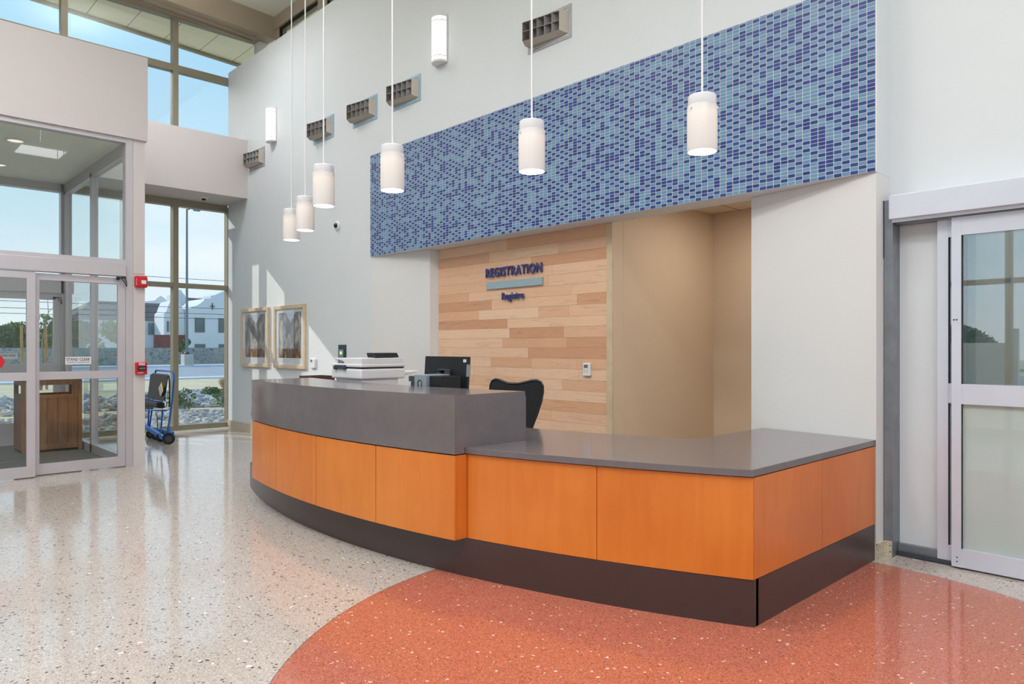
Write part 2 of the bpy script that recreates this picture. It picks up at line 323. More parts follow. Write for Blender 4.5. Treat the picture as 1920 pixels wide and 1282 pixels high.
# ------------------------------------------------------------------ mesh helpers
class MB:
    def __init__(s): s.bm = bmesh.new(); s.tone = []
    def box(s, x0, x1, y0, y1, z0, z1):
        vs = [s.bm.verts.new(p) for p in [(x0, y0, z0), (x1, y0, z0), (x1, y1, z0), (x0, y1, z0), (x0, y0, z1), (x1, y0, z1), (x1, y1, z1), (x0, y1, z1)]]
        for f in [(0, 3, 2, 1), (4, 5, 6, 7), (0, 1, 5, 4), (1, 2, 6, 5), (2, 3, 7, 6), (3, 0, 4, 7)]: s.bm.faces.new([vs[i] for i in f])
        return s
    def hexa(s, b, t):
        """box from 4 bottom and 4 top points"""
        vs = [s.bm.verts.new(p) for p in list(b)+list(t)]
        for f in [(0, 3, 2, 1), (4, 5, 6, 7), (0, 1, 5, 4), (1, 2, 6, 5), (2, 3, 7, 6), (3, 0, 4, 7)]: s.bm.faces.new([vs[i] for i in f])
        return s
    def prism(s, poly, a, b, axis=2):
        """extrude a 2-D polygon from a to b along an axis"""
        def p3(p, c):
            return (p[0], p[1], c) if axis == 2 else ((p[0], c, p[1]) if axis == 1 else (c, p[0], p[1]))
        A = [s.bm.verts.new(p3(p, a)) for p in poly]; B = [s.bm.verts.new(p3(p, b)) for p in poly]
        n = len(poly)
        s.bm.faces.new(A); s.bm.faces.new(B[::-1])
        for i in range(n): s.bm.faces.new([A[i], B[i], B[(i+1) % n], A[(i+1) % n]])
        return s
    def lathe(s, prof, seg=24, c=(0, 0, 0), cap=True, a0=0, a1=2*PI):
        full = abs(a1-a0-2*PI) < 1e-6; k = seg if full else seg+1
        rings = []
        for r, z in prof:
            rings.append([s.bm.verts.new((c[0]+r*math.cos(a0+(a1-a0)*i/seg), c[1]+r*math.sin(a0+(a1-a0)*i/seg), c[2]+z)) for i in range(k)])
        for a, b in zip(rings, rings[1:]):
            for i in range(k if full else k-1):
                j = (i+1) % k; s.bm.faces.new([a[i], a[j], b[j], b[i]])
        if cap:
            for rr in (rings[0][::-1], rings[-1]):
                try: s.bm.faces.new(rr)
                except Exception: pass
        return s
    def tube(s, pts, r, seg=8, cap=True):
        pts = [Vector(p) for p in pts]; rings = []
        rs = r if isinstance(r, (list, tuple)) else [r]*len(pts)
        prev = None
        for i, p in enumerate(pts):
            d = (pts[min(i+1, len(pts)-1)]-pts[max(i-1, 0)]).normalized()
            up = prev if prev is not None else (Vector((0, 0, 1)) if abs(d.z) < .9 else Vector((1, 0, 0)))
            x = up.cross(d); x = x.normalized() if x.length > 1e-5 else Vector((1, 0, 0)); y = d.cross(x).normalized(); prev = y
            # keep frame: y acts as 'up'
            rings.append([s.bm.verts.new(p+x*rs[i]*math.cos(2*PI*k/seg)+y*rs[i]*math.sin(2*PI*k/seg)) for k in range(seg)])
        for a, b in zip(rings, rings[1:]):
            for k in range(seg): s.bm.faces.new([a[k], a[(k+1) % seg], b[(k+1) % seg], b[k]])
        if cap: s.bm.faces.new(rings[0][::-1]); s.bm.faces.new(rings[-1])
        return s
    def arcslab(s, c, r0, r1, xa, xb, z0, z1, n=40, yend=None):
        """slab between two arcs about centre c (front arc r1 lies nearer the camera), ends cut at x = xa, xb"""
        F = []; B = []
        for i in range(n+1):
            x = xa+(xb-xa)*i/n
            F.append((x, c[1]-math.sqrt(r1*r1-(x-c[0])**2))); B.append((x, c[1]-math.sqrt(r0*r0-(x-c[0])**2)))
        V = [[s.bm.verts.new((p[0], p[1], z)) for p in L] for L, z in ((F, z0), (F, z1), (B, z1), (B, z0))]
        for i in range(n):
            for a, b in ((0, 1), (1, 2), (2, 3), (3, 0)):
                s.bm.faces.new([V[a][i], V[a][i+1], V[b][i+1], V[b][i]])
        s.bm.faces.new([V[k][0] for k in range(4)]); s.bm.faces.new([V[k][n] for k in (3, 2, 1, 0)])
        return s
    def build(s, name, mat, parent=None, off=None, smooth=False, bevel=0., rot=None, pivot=None, mats=None):
        bmesh.ops.recalc_face_normals(s.bm, faces=s.bm.faces)
        if rot is not None: bmesh.ops.transform(s.bm, matrix=rot, verts=s.bm.verts)
        o = Vector((0, 0, 0))
        if off is not None: o = Vector(off)
        elif parent is not None: o = -Vector((parent['wx'], parent['wy'], parent['wz'])) if 'wx' in parent else Vector((0, 0, 0))
        elif pivot is not None: o = -Vector(pivot)
        bmesh.ops.translate(s.bm, vec=o, verts=s.bm.verts)
        me = bpy.data.meshes.new(name); s.bm.to_mesh(me); s.bm.free()
        if smooth:
            for p in me.polygons: p.use_smooth = True
            try: me.set_sharp_from_angle(angle=math.radians(35))
            except Exception: pass
        me.materials.append(mat)
        for mm in (mats or []): me.materials.append(mm)
        ob = bpy.data.objects.new(name, me); COL.objects.link(ob)
        if parent is not None:
            ob.parent = parent
            if 'wx' in parent: ob['wx'], ob['wy'], ob['wz'] = parent['wx'], parent['wy'], parent['wz']
        elif pivot is not None: ob.location = pivot
        if bevel:
            b = ob.modifiers.new('bevel', 'BEVEL'); b.width = bevel; b.segments = 2; b.limit_method = 'ANGLE'
        return ob
def tag(o, label=None, cat=None, group=None, kind=None):
    if label: o['label'] = label
    if cat: o['category'] = cat
    if group: o['group'] = group
    if kind: o['kind'] = kind
    return o
def thing(name, loc, label, cat, group=None, world=True):
    o = bpy.data.objects.new(name, None); COL.objects.link(o); o.location = loc; o.empty_display_size = .1
    if world: o['wx'], o['wy'], o['wz'] = loc
    return tag(o, label, cat, group)
def struct(name, mb, mat, **kw):
    o = mb.build(name, mat, **kw); o['kind'] = 'structure'; return o
def copytree(o, parent=None):
    c = o.copy(); COL.objects.link(c); c.parent = parent
    for ch in [k for k in COL.objects if k.parent == o]: copytree(ch, c)
    return c
def textmesh(name, txt, size, ext, mat, parent, M4, sx=1., offset=0., align='LEFT'):
    cu = bpy.data.curves.new(name, 'FONT'); cu.body = txt; cu.size = size; cu.extrude = ext; cu.offset = offset; cu.align_x = align; cu.resolution_u = 3
    t = bpy.data.objects.new(name+'_tmp', cu); COL.objects.link(t)
    dg = bpy.context.evaluated_depsgraph_get(); me = bpy.data.meshes.new_from_object(t.evaluated_get(dg))
    bpy.data.objects.remove(t)
    me.transform(Matrix.Diagonal((sx, 1, 1, 1))); me.transform(M4)
    if parent is not None and 'wx' in parent: me.transform(Matrix.Translation((-parent['wx'], -parent['wy'], -parent['wz'])))
    me.materials.clear(); me.materials.append(mat); me.name = name
    o = bpy.data.objects.new(name, me); COL.objects.link(o); o.parent = parent
    return o
# text standing on a plane facing -Y (readable from the camera): local x -> +X, y -> +Z
def faceY(x, y, z): return Matrix.Translation((x, y, z)) @ Matrix.Rotation(PI/2, 4, 'X')
# text on a plane facing +X: local x -> +Y, y -> +Z
def faceX(x, y, z): return Matrix.Translation((x, y, z)) @ Matrix.Rotation(PI/2, 4, 'Z') @ Matrix.Rotation(PI/2, 4, 'X')

# ------------------------------------------------------------------ key planes
YW = 4.8; XC = -1.664; XW = -11.92; YB = -2.7; XE = 5.0; XV = -8.83; YD = 5.06
def zc(y): return 7.03-.05*(y-4.5)

# ------------------------------------------------------------------ floor / ceiling
struct('floor', MB().box(XW-.1, XE+.1, YB-.1, 6.9, -.1, 0.), M['floor'])
c = MB(); c.hexa([(XW-.06, YB-.1, zc(YB)), (XE, YB-.1, zc(YB)), (XE, 5.62, zc(5.62)), (XW-.06, 5.62, zc(5.62))],
                 [(XW-.06, YB-.1, zc(YB)+.15), (XE, YB-.1, zc(YB)+.15), (XE, 5.62, zc(5.62)+.15), (XW-.06, 5.62, zc(5.62)+.15)])
struct('ceiling', c, M['int_ceiling'])
def zs(y): return 6.8-.045*(y-4.5)
c = MB(); c.hexa([(-13.34, -9, zs(-9)), (-12.05, -9, zs(-9)), (-12.05, 8., zs(8)), (-13.34, 8., zs(8))],
                 [(-13.34, -9, zs(-9)+.3), (-12.05, -9, zs(-9)+.3), (-12.05, 8., zs(8)+.3), (-13.34, 8., zs(8)+.3)])
struct('ceiling_eaves', c, M['ext_panel'])
c = MB(); c.hexa([(-13.42, -9, zs(-9)-.05), (-13.34, -9, zs(-9)-.05), (-13.34, 8., zs(8)-.05), (-13.42, 8., zs(8)-.05)],
                 [(-13.42, -9, zs(-9)+.34), (-13.34, -9, zs(-9)+.34), (-13.34, 8., zs(8)+.34), (-13.42, 8., zs(8)+.34)])
struct('trim_eaves_edge', c, M['bronze'])
struct('ceiling_rear_eaves', MB().box(-12.05, XE, 5.66, 7.6, 6.85, 7.1), M['ext_panel'])

# ------------------------------------------------------------------ back wall (registration wall)
struct('wall_back', MB().box(XW+.02, -7.52, YW, 5.05, 0, 5.95).box(-7.52, XC-.3, YW, 5.05, 2.471, 5.95).box(XC-.3, XC, YW, 5.2, 2.471, 7.2), M['wall'])
# pieces below the tile band, bent slightly inwards
PL = [(-7.52, YW), (-6.524, 4.942), (-6.493, 5.05), (-7.52, 5.05)]
struct('wall_back_left_wing', MB().prism(PL, 0, 2.47), M['wall_white'])
PR = [(XC, YW), (XC, 5.2), (-2.60, 5.2), (-2.60, 4.965)]
struct('wall_back_right_wing', MB().prism(PR, 0, 2.47), M['wall_white'])
struct('wall_niche_backing', MB().box(-6.6, -3.972, 5.056, 5.2, 0, 2.9), M['wall_beige'])
# tile band
tb = MB().box(-5.863, 0, -.012, 0, 0, 1.2405)
o = struct('trim_tile_band', tb, M['tile'], off=(0, 0, 0)); o.location = (XC, YW, 2.471)
struct('trim_tile_edge', MB().box(XC-.002, XC+.006, YW-.009, YW+.0, 2.468, 3.72), M['white_pl'])
# planks
def planks():
    mb = MB(); tones = []; z = .0; row = 0
    zrow = [1.146-.1007*k for k in range(11, 0, -1)]+[1.146, 1.248, 1.348, 1.447, 1.55, 1.647, 1.751, 1.851, 1.949, 2.056, 2.153, 2.255, 2.36, 2.47]
    x0, x1 = -6.493, -4.03
    for za, zb in zip(zrow, zrow[1:]):
        x = x0; first = True
        while x < x1-.01:
            L = R.choice([.4, .6, .75, .9, 1.2, 1.35]) if not first else R.uniform(.25, 1.2)
            first = False
            xe = min(x+L, x1)
            if x1-xe < .18: xe = x1
            mb.box(x+.0007, xe-.0007, 5.044, 5.056, max(za, 0)+.0007, zb-.0007)
            t = R.choice([.05, .3, .45, .6, .7, .75, .85, .95])+R.uniform(-.05, .05)
            tones += [t]*24; x = xe
    ob = mb.build('wall_planks', M['planks']); ob['kind'] = 'structure'
    a = ob.data.attributes.new('tone', 'FLOAT', 'CORNER')
    a.data.foreach_set('value', tones[:len(a.data)])
    return ob
planks()
struct('trim_plank_edge', MB().box(-4.03, -3.968, 5.034, 5.058, 0, 2.47), M['frame_wood'])
# corridor behind the desk
struct('wall_corridor_left', MB().box(-4.05, -3.97, 5.2, 6.84, 0, 2.9), M['wall_beige'])
struct('wall_corridor_back', MB().box(-3.97, -1.67, 6.76, 6.84, 0, 2.9), M['wall_beige'])
struct('wall_corridor_right', MB().box(-1.75, -1.67, 5.2, 6.76, 0, 2.9), M['wall_beige'])
struct('ceiling_corridor', MB().box(-3.97, -1.67, 5.05, 6.76, 2.76, 2.82), M['ceil_tile'])
# right side: door wall
struct('wall_right_door', MB().box(XC, -1.18, YD, 5.2, 0, 2.2).box(XC, XE, YD, 5.2, 2.2, 7.2).box(.75, XE, YD, 5.2, 0, 2.2), M['wall'])
struct('wall_beyond_door', MB().box(-1.5, 1.2, 6.6, 6.7, 0, 2.8).box(-1.3, -1.18, 5.2, 6.6, 0, 2.8).box(1.0, 1.1, 5.2, 6.6, 0, 2.8).box(-1.3, 1.1, 5.2, 6.7, 2.7, 2.8), M['wall_white'])
struct('wall_east', MB().box(XE, XE+.1, YB-.1, 5.2, 0, 7.4), M['wall'])
# base boards
struct('baseboard_back', MB().box(XW+.02, -7.4, YW-.014, YW, 0, .145), M['tbase'])
struct('baseboard_right', MB().box(XC, XC+.014, YW+.0, 4.922, 0, .105).box(XC, -1.61, 4.91, 4.924, 0, .105), M['tbase'])

# ------------------------------------------------------------------ clerestory behind the partition
struct('trim_clerestory_head', MB().box(XW, XE, 5.44, 5.62, 6.76, 7.02), M['beam'])
struct('trim_clerestory_jamb', MB().box(-11.55, -11.40, 5.46, 5.6, 5.0, 6.78).box(-10.08, -9.80, 5.46, 5.6, 5., 6.78).box(-5.2, -4.9, 5.46, 5.6, 5., 6.78).box(-.5, -.2, 5.46, 5.6, 5., 6.78), M['beam'])
struct('trim_clerestory_gasket', MB().box(-11.40, -10.08, 5.47, 5.5, 6.72, 6.765).box(-11.40, -11.36, 5.47, 5.5, 5., 6.74).box(-9.80, -5.2, 5.47, 5.5, 6.72, 6.765).box(-9.80, -9.77, 5.47, 5.5, 5., 6.74), M['rubber'])
struct('window_clerestory_rear', MB().box(-11.40, -.5, 5.52, 5.53, 5., 6.76), M['glass_hi'])
struct('wall_clerestory_sill', MB().box(XW, XE, 5.44, 5.62, 2.9, 5.0), M['beam'])
struct('ceiling_low_roof', MB().box(XW, XE, 5.2, 5.44, 2.9, 3.0), M['wall'])
# beam along the window wall
def zb_(y): return 6.65-.042*(y-4.5)
c = MB()
for (xa, xb, dz) in ((-12.0, -11.55, 0.), ):
    c.hexa([(xa, YB, zb_(YB)), (xb, YB, zb_(YB)), (xb, 5.46, zb_(5.46)), (xa, 5.46, zb_(5.46))],
           [(xa, YB, zc(YB)+.02), (xb, YB, zc(YB)+.02), (xb, 5.46, zc(5.46)+.02), (xa, 5.46, zc(5.46)+.02)])
struct('trim_window_beam', c, M['beam'])
c = MB()
for xa, xb in ((-11.93, -11.88), (-11.78, -11.73)):
    c.hexa([(xa, YB, zb_(YB)-.025), (xb, YB, zb_(YB)-.025), (xb, 5.2, zb_(5.2)-.025), (xa, 5.2, zb_(5.2)-.025)],
           [(xa, YB, zb_(YB)), (xb, YB, zb_(YB)), (xb, 5.2, zb_(5.2)), (xa, 5.2, zb_(5.2))])
struct('trim_beam_rib', c, M['beam'])
struct('trim_beam_post', MB().box(-12.03, -11.83, 5.3, 5.43, 5.0, 6.63), M['wall_white'], bevel=.01)

# ------------------------------------------------------------------ window wall (X = XW)
D = .14
def frame_set(name, boxes, mat=M['bronze']):
    mb = MB()
    for b in boxes:
        b = list(b)
        if b[5]-b[4] < .2: b[0] += .003; b[1] -= .003      # rails sit a hair behind the mullions
        mb.box(*b)
    return struct(name, mb, mat)
X0, X1 = XW-D, XW
frame_set('trim_window_frame_front', [
    (X0, X1, 3.93, 4.01, 0.1, 3.64), (X0, X1, 2.52, YW, 0.0, .10), (X0, X1, 2.52, YW, 2.315, 2.388), (X0, X1, 2.52, YW, 3.62, 3.735), (X0, X1, 4.795, 4.84, 0, 3.7),
    (X0, X1, 3.27, 3.50, .1, 3.62)])  # last box: hidden pier added to cast a shadow between the sun patches
frame_set('trim_window_frame_high', [
    (X0, X1, 3.93, 4.01, 4.6, 6.7), (X0, X1, 2.39, 2.475, 4.6, 6.75), (X0, X1, .86, .94, 4.6, 6.8), (X0, X1, -.68, -.6, 4.6, 6.8), (X0, X1, -2.7, -2.6, 0, 6.9),
    (X0, X1, YB, 5.3, 5.775, 5.875), (X0, X1, YB, 5.3, 4.6, 4.68), (X0, X1, YB, 5.46, 6.62, 6.7)])
struct('window_1', MB().box(-12.0, -11.992, 2.5, 3.94, .08, 2.33).box(-12.0, -11.992, 4.0, 4.8, .08, 2.33).box(-12.0, -11.992, 2.5, 3.94, 2.37, 3.64).box(-12.0, -11.992, 4.0, 4.8, 2.37, 3.64), M['glass'])
struct('window_2', MB().box(-12.0, -11.99, YB, 5.3, 4.62, 6.66), M['glass_hi'])
struct('trim_window_sill', MB().box(XW-.02, XW+.11, 2.6, YW, .0, .018), M['soffit'])
# soffit boxes
struct('wall_left_fascia', MB().box(XW-.1, -11.128, 2.6, YW, 3.73, 4.66), M['fascia'])
struct('wall_vestibule_fascia', MB().box(XW-.1, -8.80, YB, 2.622, 3.72, 4.678), M['fascia'])
struct('wall_left_sunblock', MB().box(XW-.14, XW, YB, .86, 0, 4.6), M['wall'])  # unseen stretch made opaque to stop sun reaching the floor
# unseen wall added south of the entrance to keep sun off the floor
struct('wall_outer_sunblock', MB().box(-15.4, -14.9, -7., .42, -.15, 6.9), M['stucco_warm'])
o = thing('canopy_column', (-13.23, 3.685, -.15), 'hidden square stucco column added outside to shade the back wall', 'column')  # added column, hidden from view, blocks sun from the wall's left end
MB().box(-13.34, -13.12, 3.53, 3.86, -.15, 4.2).build('shaft', M['stucco_warm'], o)
MB().box(-13.40, -13.06, 3.42, 3.92, 4.2, 4.32).build('cap', M['bronze'], o)

# ------------------------------------------------------------------ vestibule
A = M['alu']
# front frame (X = XV plane)
struct('trim_vestibule_frame', MB()
       .box(-8.95, XV, 2.40, 2.475, 0, 3.72)      # jamb
       .box(-8.93, XV, -1.6, 2.40, 3.668, 3.725)  # top rail
       .box(-8.93, XV, -1.6, 2.40, 2.30, 2.345), A)
struct('wall_vestibule_column', MB().box(-8.96, XV+.002, 2.477, 2.60, 0, 2.19).box(-8.96, XV, 2.477, 2.60, 2.194, 3.72), M['fascia'])
struct('window_3', MB().box(-8.885, -8.879, -1.6, 2.40, 2.34, 3.67), M['glass_v'])
# side wall of the vestibule (Y = 2.47)
struct('trim_vestibule_side_frame', MB()
       .box(XW, -8.95, 2.42, 2.5, 3.56, 3.72).box(XW, -8.95, 2.42, 2.5, 0.0, .10)
       .box(-11.92, -11.80, 2.42, 2.5, 0, 3.6).box(-10.47, -10.39, 2.42, 2.5, 0, 3.6), A)
struct('window_4', MB().box(-11.82, -8.95, 2.457, 2.463, .1, 3.56), M['glass_v'])
struct('floor_vestibule_mat', MB().box(-11.8, -8.97, -1.6, 2.40, .0, .008), M['mat_floor'])
struct('trim_mat_divider', MB().box(-10.1, -10.085, -1.6, 2.0, .008, .011), M['steel'])
struct('wall_vestibule_south', MB().box(XW, -8.85, -1.75, -1.6, 0, 3.72), M['wall'])
# outer frame (X = XW plane)
struct('trim_outer_entry_frame', MB()
       .box(X0, X1, .80, 2.55, 2.135, 2.36).box(X0, X1, .80, 2.47, 3.60, 3.72).box(X0, X1, 2.39, 2.50, 0, 3.72).box(X0, X1, .78, .87, 0, 3.72), A)
struct('window_5', MB().box(-12.0, -11.992, .86, 2.40, 2.35, 3.61), M['glass'])

def leaf(name, x, y0, y1, label, z1=2.135, knob=None, mat=A, mid=(1.01, 1.093), bot=.12, g=M['glass_v'], sy=.075):
    o = thing(name, (x, (y0+y1)/2, 0), label, 'door')
    MB().box(x-.045, x, y0, y0+sy, .012, z1).box(x-.045, x, y1-sy, y1, .012, z1).box(x-.045, x, y0+sy, y1-sy, .012, bot).box(x-.045, x, y0+sy, y1-sy, *mid).box(x-.045, x, y0+sy, y1-sy, z1-.07, z1).build('door_frame', mat, o)
    MB().box(x-.026, x-.02, y0+sy-.01, y1-sy+.01, bot-.01, mid[0]+.01).build('glass_pane', g, o)
    MB().box(x-.026, x-.02, y0+sy-.01, y1-sy+.01, mid[1]-.01, z1-.06).build('glass_pane', g, o)
    return o
lf = leaf('sliding_door', -8.74, .44, 1.522, 'aluminium sliding door leaf at left picture edge with red sticker')
MB().prism([(1.19+.075*math.cos(a*PI/4), 1.205+.075*math.sin(a*PI/4)) for a in range(8)], -8.7595, -8.7575, axis=0).build('sticker', M['red_pl'], lf)
leaf('sliding_door', -8.74, -.70, .42, 'aluminium sliding door leaf beyond the left picture edge')
sl = leaf('door_sidelight', XV-.01, 1.50, 2.398, 'fixed aluminium sidelight with STAND CLEAR sticker before the wooden bin')
MB().box(-8.838, -8.836, 1.81, 2.055, 1.168, 1.25).build('sticker', M['white_pl'], sl)
textmesh('lettering', 'STAND CLEAR', .044, .0006, M['black'], sl, faceX(-8.8352, 1.932, 1.208), 0.78, .0005, 'CENTER')
textmesh('lettering', 'AUTOMATIC SLIDING DOOR', .021, .0004, M['black'], sl, faceX(-8.8352, 1.932, 1.183), 0.78, .0, 'CENTER')
o = thing('door_operator', (XV, 1., 2.15), 'long aluminium door operator header above the sliding doors', 'door header')
MB().box(-8.92, XV+.03, -1.6, 2.397, 2.152, 2.30).build('housing', A, o, bevel=.004)
MB().box(-8.80, -8.735, -1.6, 1.53, 2.137, 2.152).build('track', M['steel'], o)
o2 = thing('door_sidelight', (XW, 2., 0), 'outer fixed sidelight of the entrance with small STAND CLEAR sticker', 'door')
MB().box(-11.99, -11.94, 1.55, 1.63, .0, 2.135).box(-11.99, -11.94, 2.30, 2.39, 0, 2.135).box(-11.99, -11.94, 1.63, 2.30, 0, .30).box(-11.99, -11.94, 1.63, 2.30, .97, 1.125).box(-11.99, -11.94, 1.63, 2.30, 2.035, 2.135).build('door_frame', A, o2)
MB().box(-11.97, -11.964, 1.62, 2.31, .29, .98).box(-11.97, -11.964, 1.62, 2.31, 1.115, 2.045).build('glass_pane', M['glass'], o2)
o3 = thing('sliding_door', (XW, 1.2, 0), 'outer sliding door leaf of the entrance vestibule at picture edge', 'door')
MB().box(-11.93, -11.885, .87, .95, .0, 2.135).box(-11.93, -11.885, 1.57, 1.64, 0, 2.135).box(-11.93, -11.885, .95, 1.57, 0, .30).box(-11.93, -11.885, .95, 1.57, .97, 1.125).box(-11.93, -11.885, .95, 1.57, 2.035, 2.135).build('door_frame', A, o3)
MB().box(-11.91, -11.904, .94, 1.58, .29, .98).box(-11.91, -11.904, .94, 1.58, 1.115, 2.045).build('glass_pane', M['glass'], o3)
MB().box(-11.902, -11.900, 1.66-.02, 1.86, 1.19, 1.27).build('sticker', M['white_pl'], o3)
textmesh('lettering', 'STAND CLEAR', .04, .0006, M['black'], o3, faceX(-11.898, 1.75, 1.228), .7, .0, 'CENTER')
# presence sensors (small black cameras at the top corners)
def sensor(x, y, z, label):
    t = thing('door_sensor', (x, y, z), label, 'sensor')
    MB().lathe([(0.001, -.02), (.016, -.018), (.02, 0), (.016, .018), (.001, .02)], 12, (x+.04, y-.09, z), cap=False).build('head', M['black'], t, smooth=True)
    MB().tube([(x+.03, y-.09, z), (x+.035, y-.05, z+.012), (x+.02, y-.01, z+.01), (x, y, z+.01)], .007).build('bracket', M['black'], t, smooth=True)
    MB().tube([(x+.035, y-.055, z), (x+.05, y-.035, z-.03), (x+.05, y-.01, z-.07), (x+.03, y+.002, z-.085), (x+.02, y+.002, z-.03), (x+.02, y-.01, z+.0)], .005).build('cable', M['black'], t, smooth=True)
sensor(XV, 2.40, 2.125, 'small black cabled sensor at upper corner of near sidelight')
sensor(XW, 2.39, 2.06, 'small black cabled sensor at upper corner of outer sidelight')
# downlights in the vestibule ceiling
struct('ceiling_vestibule', MB().box(XW, -8.93, -1.6, 2.47, 3.71, 3.722), M['soffit'])
dl0 = None
for i, (x, y, lb) in enumerate([(-9.77, 1.51, 'round recessed downlight nearest the glass in vestibule ceiling'), (-11.2, 1.55, 'round recessed downlight deep in vestibule ceiling by outer glass'), (-9.77, .1, 'round recessed downlight in the unseen part of vestibule ceiling')]):
    if dl0 is None:
        t = thing('downlight', (x, y, 3.71), lb, 'ceiling light', 'vestibule downlights', world=False); dl0 = t
        MB().lathe([(.085, 0), (.11, 0), (.112, -.008), (.085, -.01), (.07, .004)], 28, cap=False).build('trim_ring', M['white_pl'], t, smooth=True)
        MB().lathe([(.001, -.002), (.08, -.002)], 28, cap=False).build('lens', M['lens'], t)
    else:
        t = copytree(dl0); t.location = (x, y, 3.71); t['label'] = lb

# red fire devices on the column
t = thing('fire_strobe', (XV, 2.545, 2.03), 'red fire alarm strobe high on the vestibule column', 'fire alarm')
MB().box(XV+.002, XV+.055, 2.482, 2.618, 2.035, 2.168).build('housing', M['red_pl'], t, bevel=.018)
MB().box(XV+.055, XV+.068, 2.545, 2.598, 2.075, 2.118).build('strobe_lens', M['white_pl'], t, bevel=.006)
MB().box(XV+.054, XV+.058, 2.492, 2.497, 2.06, 2.07).box(XV+.054, XV+.058, 2.492, 2.497, 2.08, 2.09).box(XV+.054, XV+.058, 2.492, 2.497, 2.10, 2.11).box(XV+.054, XV+.058, 2.492, 2.497, 2.12, 2.13).build('grille', M['white_pl'], t)
t = thing('fire_alarm_pull', (XV, 2.553, 1.04), 'red FIRE pull station low on the vestibule column', 'fire alarm')
MB().box(XV+.002, XV+.05, 2.492, 2.612, 1.043, 1.182).build('housing', M['red_pl'], t, bevel=.005)
MB().box(XV+.05, XV+.06, 2.512, 2.598, 1.085, 1.138).build('handle', M['black'], t, bevel=.004)
MB().box(XV+.06, XV+.064, 2.522, 2.588, 1.108, 1.121).box(XV+.06, XV+.062, 2.522, 2.588, 1.092, 1.096).build('handle_plate', M['steel'], t)
MB().lathe([(.001, -.004), (.008, -.004), (.008, .004), (.001, .004)], 12, (XV+.052, 2.594, 1.058)).build('lock', M['black'], t)
textmesh('lettering', 'FIRE', .038, .0008, M['white_pl'], t, faceX(XV+.0515, 2.554, 1.148), .95, .0012, 'CENTER')
textmesh('lettering', 'ALARM', .018, .0006, M['white_pl'], t, faceX(XV+.0515, 2.54, 1.058), 1., .0004, 'CENTER')

# wooden litter bin inside the vestibule
t = thing('litter_bin', (-10.98, 2.05, .01), 'brown slatted wooden litter bin standing in the glass vestibule', 'bin')
bx0, bx1, by0, by1 = -11.25, -10.72, 1.72, 2.388
for x in (bx0, bx1-.05):
    for y in (by0, by1-.045): MB().box(x, x+.05, y, y+.045, .01, .955).build('post', M['bin_wood'], t)
for k in range(5):
    w = (by1-by0-.09)/5; y = by0+.045+k*w
    MB().box(bx1-.035, bx1-.012, y+.0015, y+w-.0015, .10, .71).build('side_board', M['bin_wood'], t)
    MB().box(bx0+.012, bx0+.035, y+.0015, y+w-.0015, .10, .71).build('side_board', M['bin_wood'], t)
for b_ in ((bx1-.04, bx1-.003, by0+.045, by1-.045, .04, .10), (bx1-.04, bx1-.003, by0+.045, by1-.045, .70, .745), (bx0, bx0+.04, by0+.045, by1-.045, .04, .10), (bx0, bx0+.04, by0+.045, by1-.045, .70, .745)): MB().box(*b_).build('rail', M['bin_wood'], t)
MB().box(bx0+.05, bx1-.05, by0+.003, by0+.03, .04, .745).box(bx0+.05, bx1-.05, by1-.03, by1-.003, .04, .745).box(bx0+.03, bx1-.03, by0+.03, by1-.03, .05, .07).build('end_panel', M['bin_wood'], t)
MB().box(bx0, bx1-.002, by0+.045, by1-.045, .868, .955).box(bx0+.05, bx1-.05, by0, by0+.045, .868, .955).box(bx0+.05, bx1-.05, by1-.045, by1, .868, .955).build('lid', M['bin_wood'], t)
MB().box(bx1-.03, bx1-.008, by1-.115, by1-.045, .745, .868).build('corner_block', M['bin_wood'], t)

# ------------------------------------------------------------------ reception desk
CB = (-4.549, 9.40); RB = 6.826
CU = (-4.57, 9.789); RU = 7.306
XR = -1.668; XL = -6.80; XLL = -6.37
def yarc(c, r, x): return c[1]-math.sqrt(r*r-(x-c[0])**2)
desk = thing('reception_desk', (-4.6, 3.2, 0), 'long curved orange maple reception desk on a dark brown plinth', 'desk')
MB().arcslab(CB, RB-.04, RB, XL, XR, 0, .228, 80).box(XR-.04, XR, yarc(CB, RB, XR)+.02, YW-.012, 0, .228).box(XL, XL+.04, yarc(CB, RB, XL)+.02, YW-.012, 0, .228).arcslab(CB, RB-.16, RB-.03, XL+.02, XR-.02, .215, .2275, 60).build('plinth', M['plinth'], desk)
# dark carcass (reveal) just behind the panels
MB().arcslab((-4.745, 10.01), 7.467-.04, 7.467-.0185, -4.6, XR-.02, .2285, .728, 60).arcslab((-4.455, 10.01), 7.467-.04, 7.467-.0185, XLL+.03, -4.6, .2285, .728, 60).arcslab(CU, RU-.04, RU-.02, -5.97, -3.22, .2285, .729, 50).box(XR-.04, XR-.02, 3.25, YW-.002, .2285, .728).build('carcass', M['reveal'], desk)
def panel_arc(c, r, xa, xb, mat='orange'):
    MB().arcslab(c, r-.018, r, xa+.003, xb-.003, .23, .722, 14).build('panel', M[mat], desk)
for xa, xb in zip([-5.99, -5.317, -4.608, -3.89], [-5.317, -4.608, -3.89, -3.209]): panel_arc(CU, RU, xa, xb)
MB().box(-3.227, -3.209, 2.63, 2.73, .23, .722).build('panel', M['orange2'], desk)
RLp = 7.467; CLp = (-4.745, 10.01)
for xa, xb in ((-3.205, -2.404), (-2.404, XR)):
    MB().arcslab(CLp, RLp-.018, RLp, xa+.003, xb-.0015, .23, .722, 14).build('panel', M['orange'], desk)
for ya, yb in ((3.207, 3.994), (3.994, YW-.006)):
    MB().box(XR-.018, XR, ya+.002, yb-.002, .23, .722).build('panel', M['orange2'], desk)
CLm = (-4.455, 10.01)
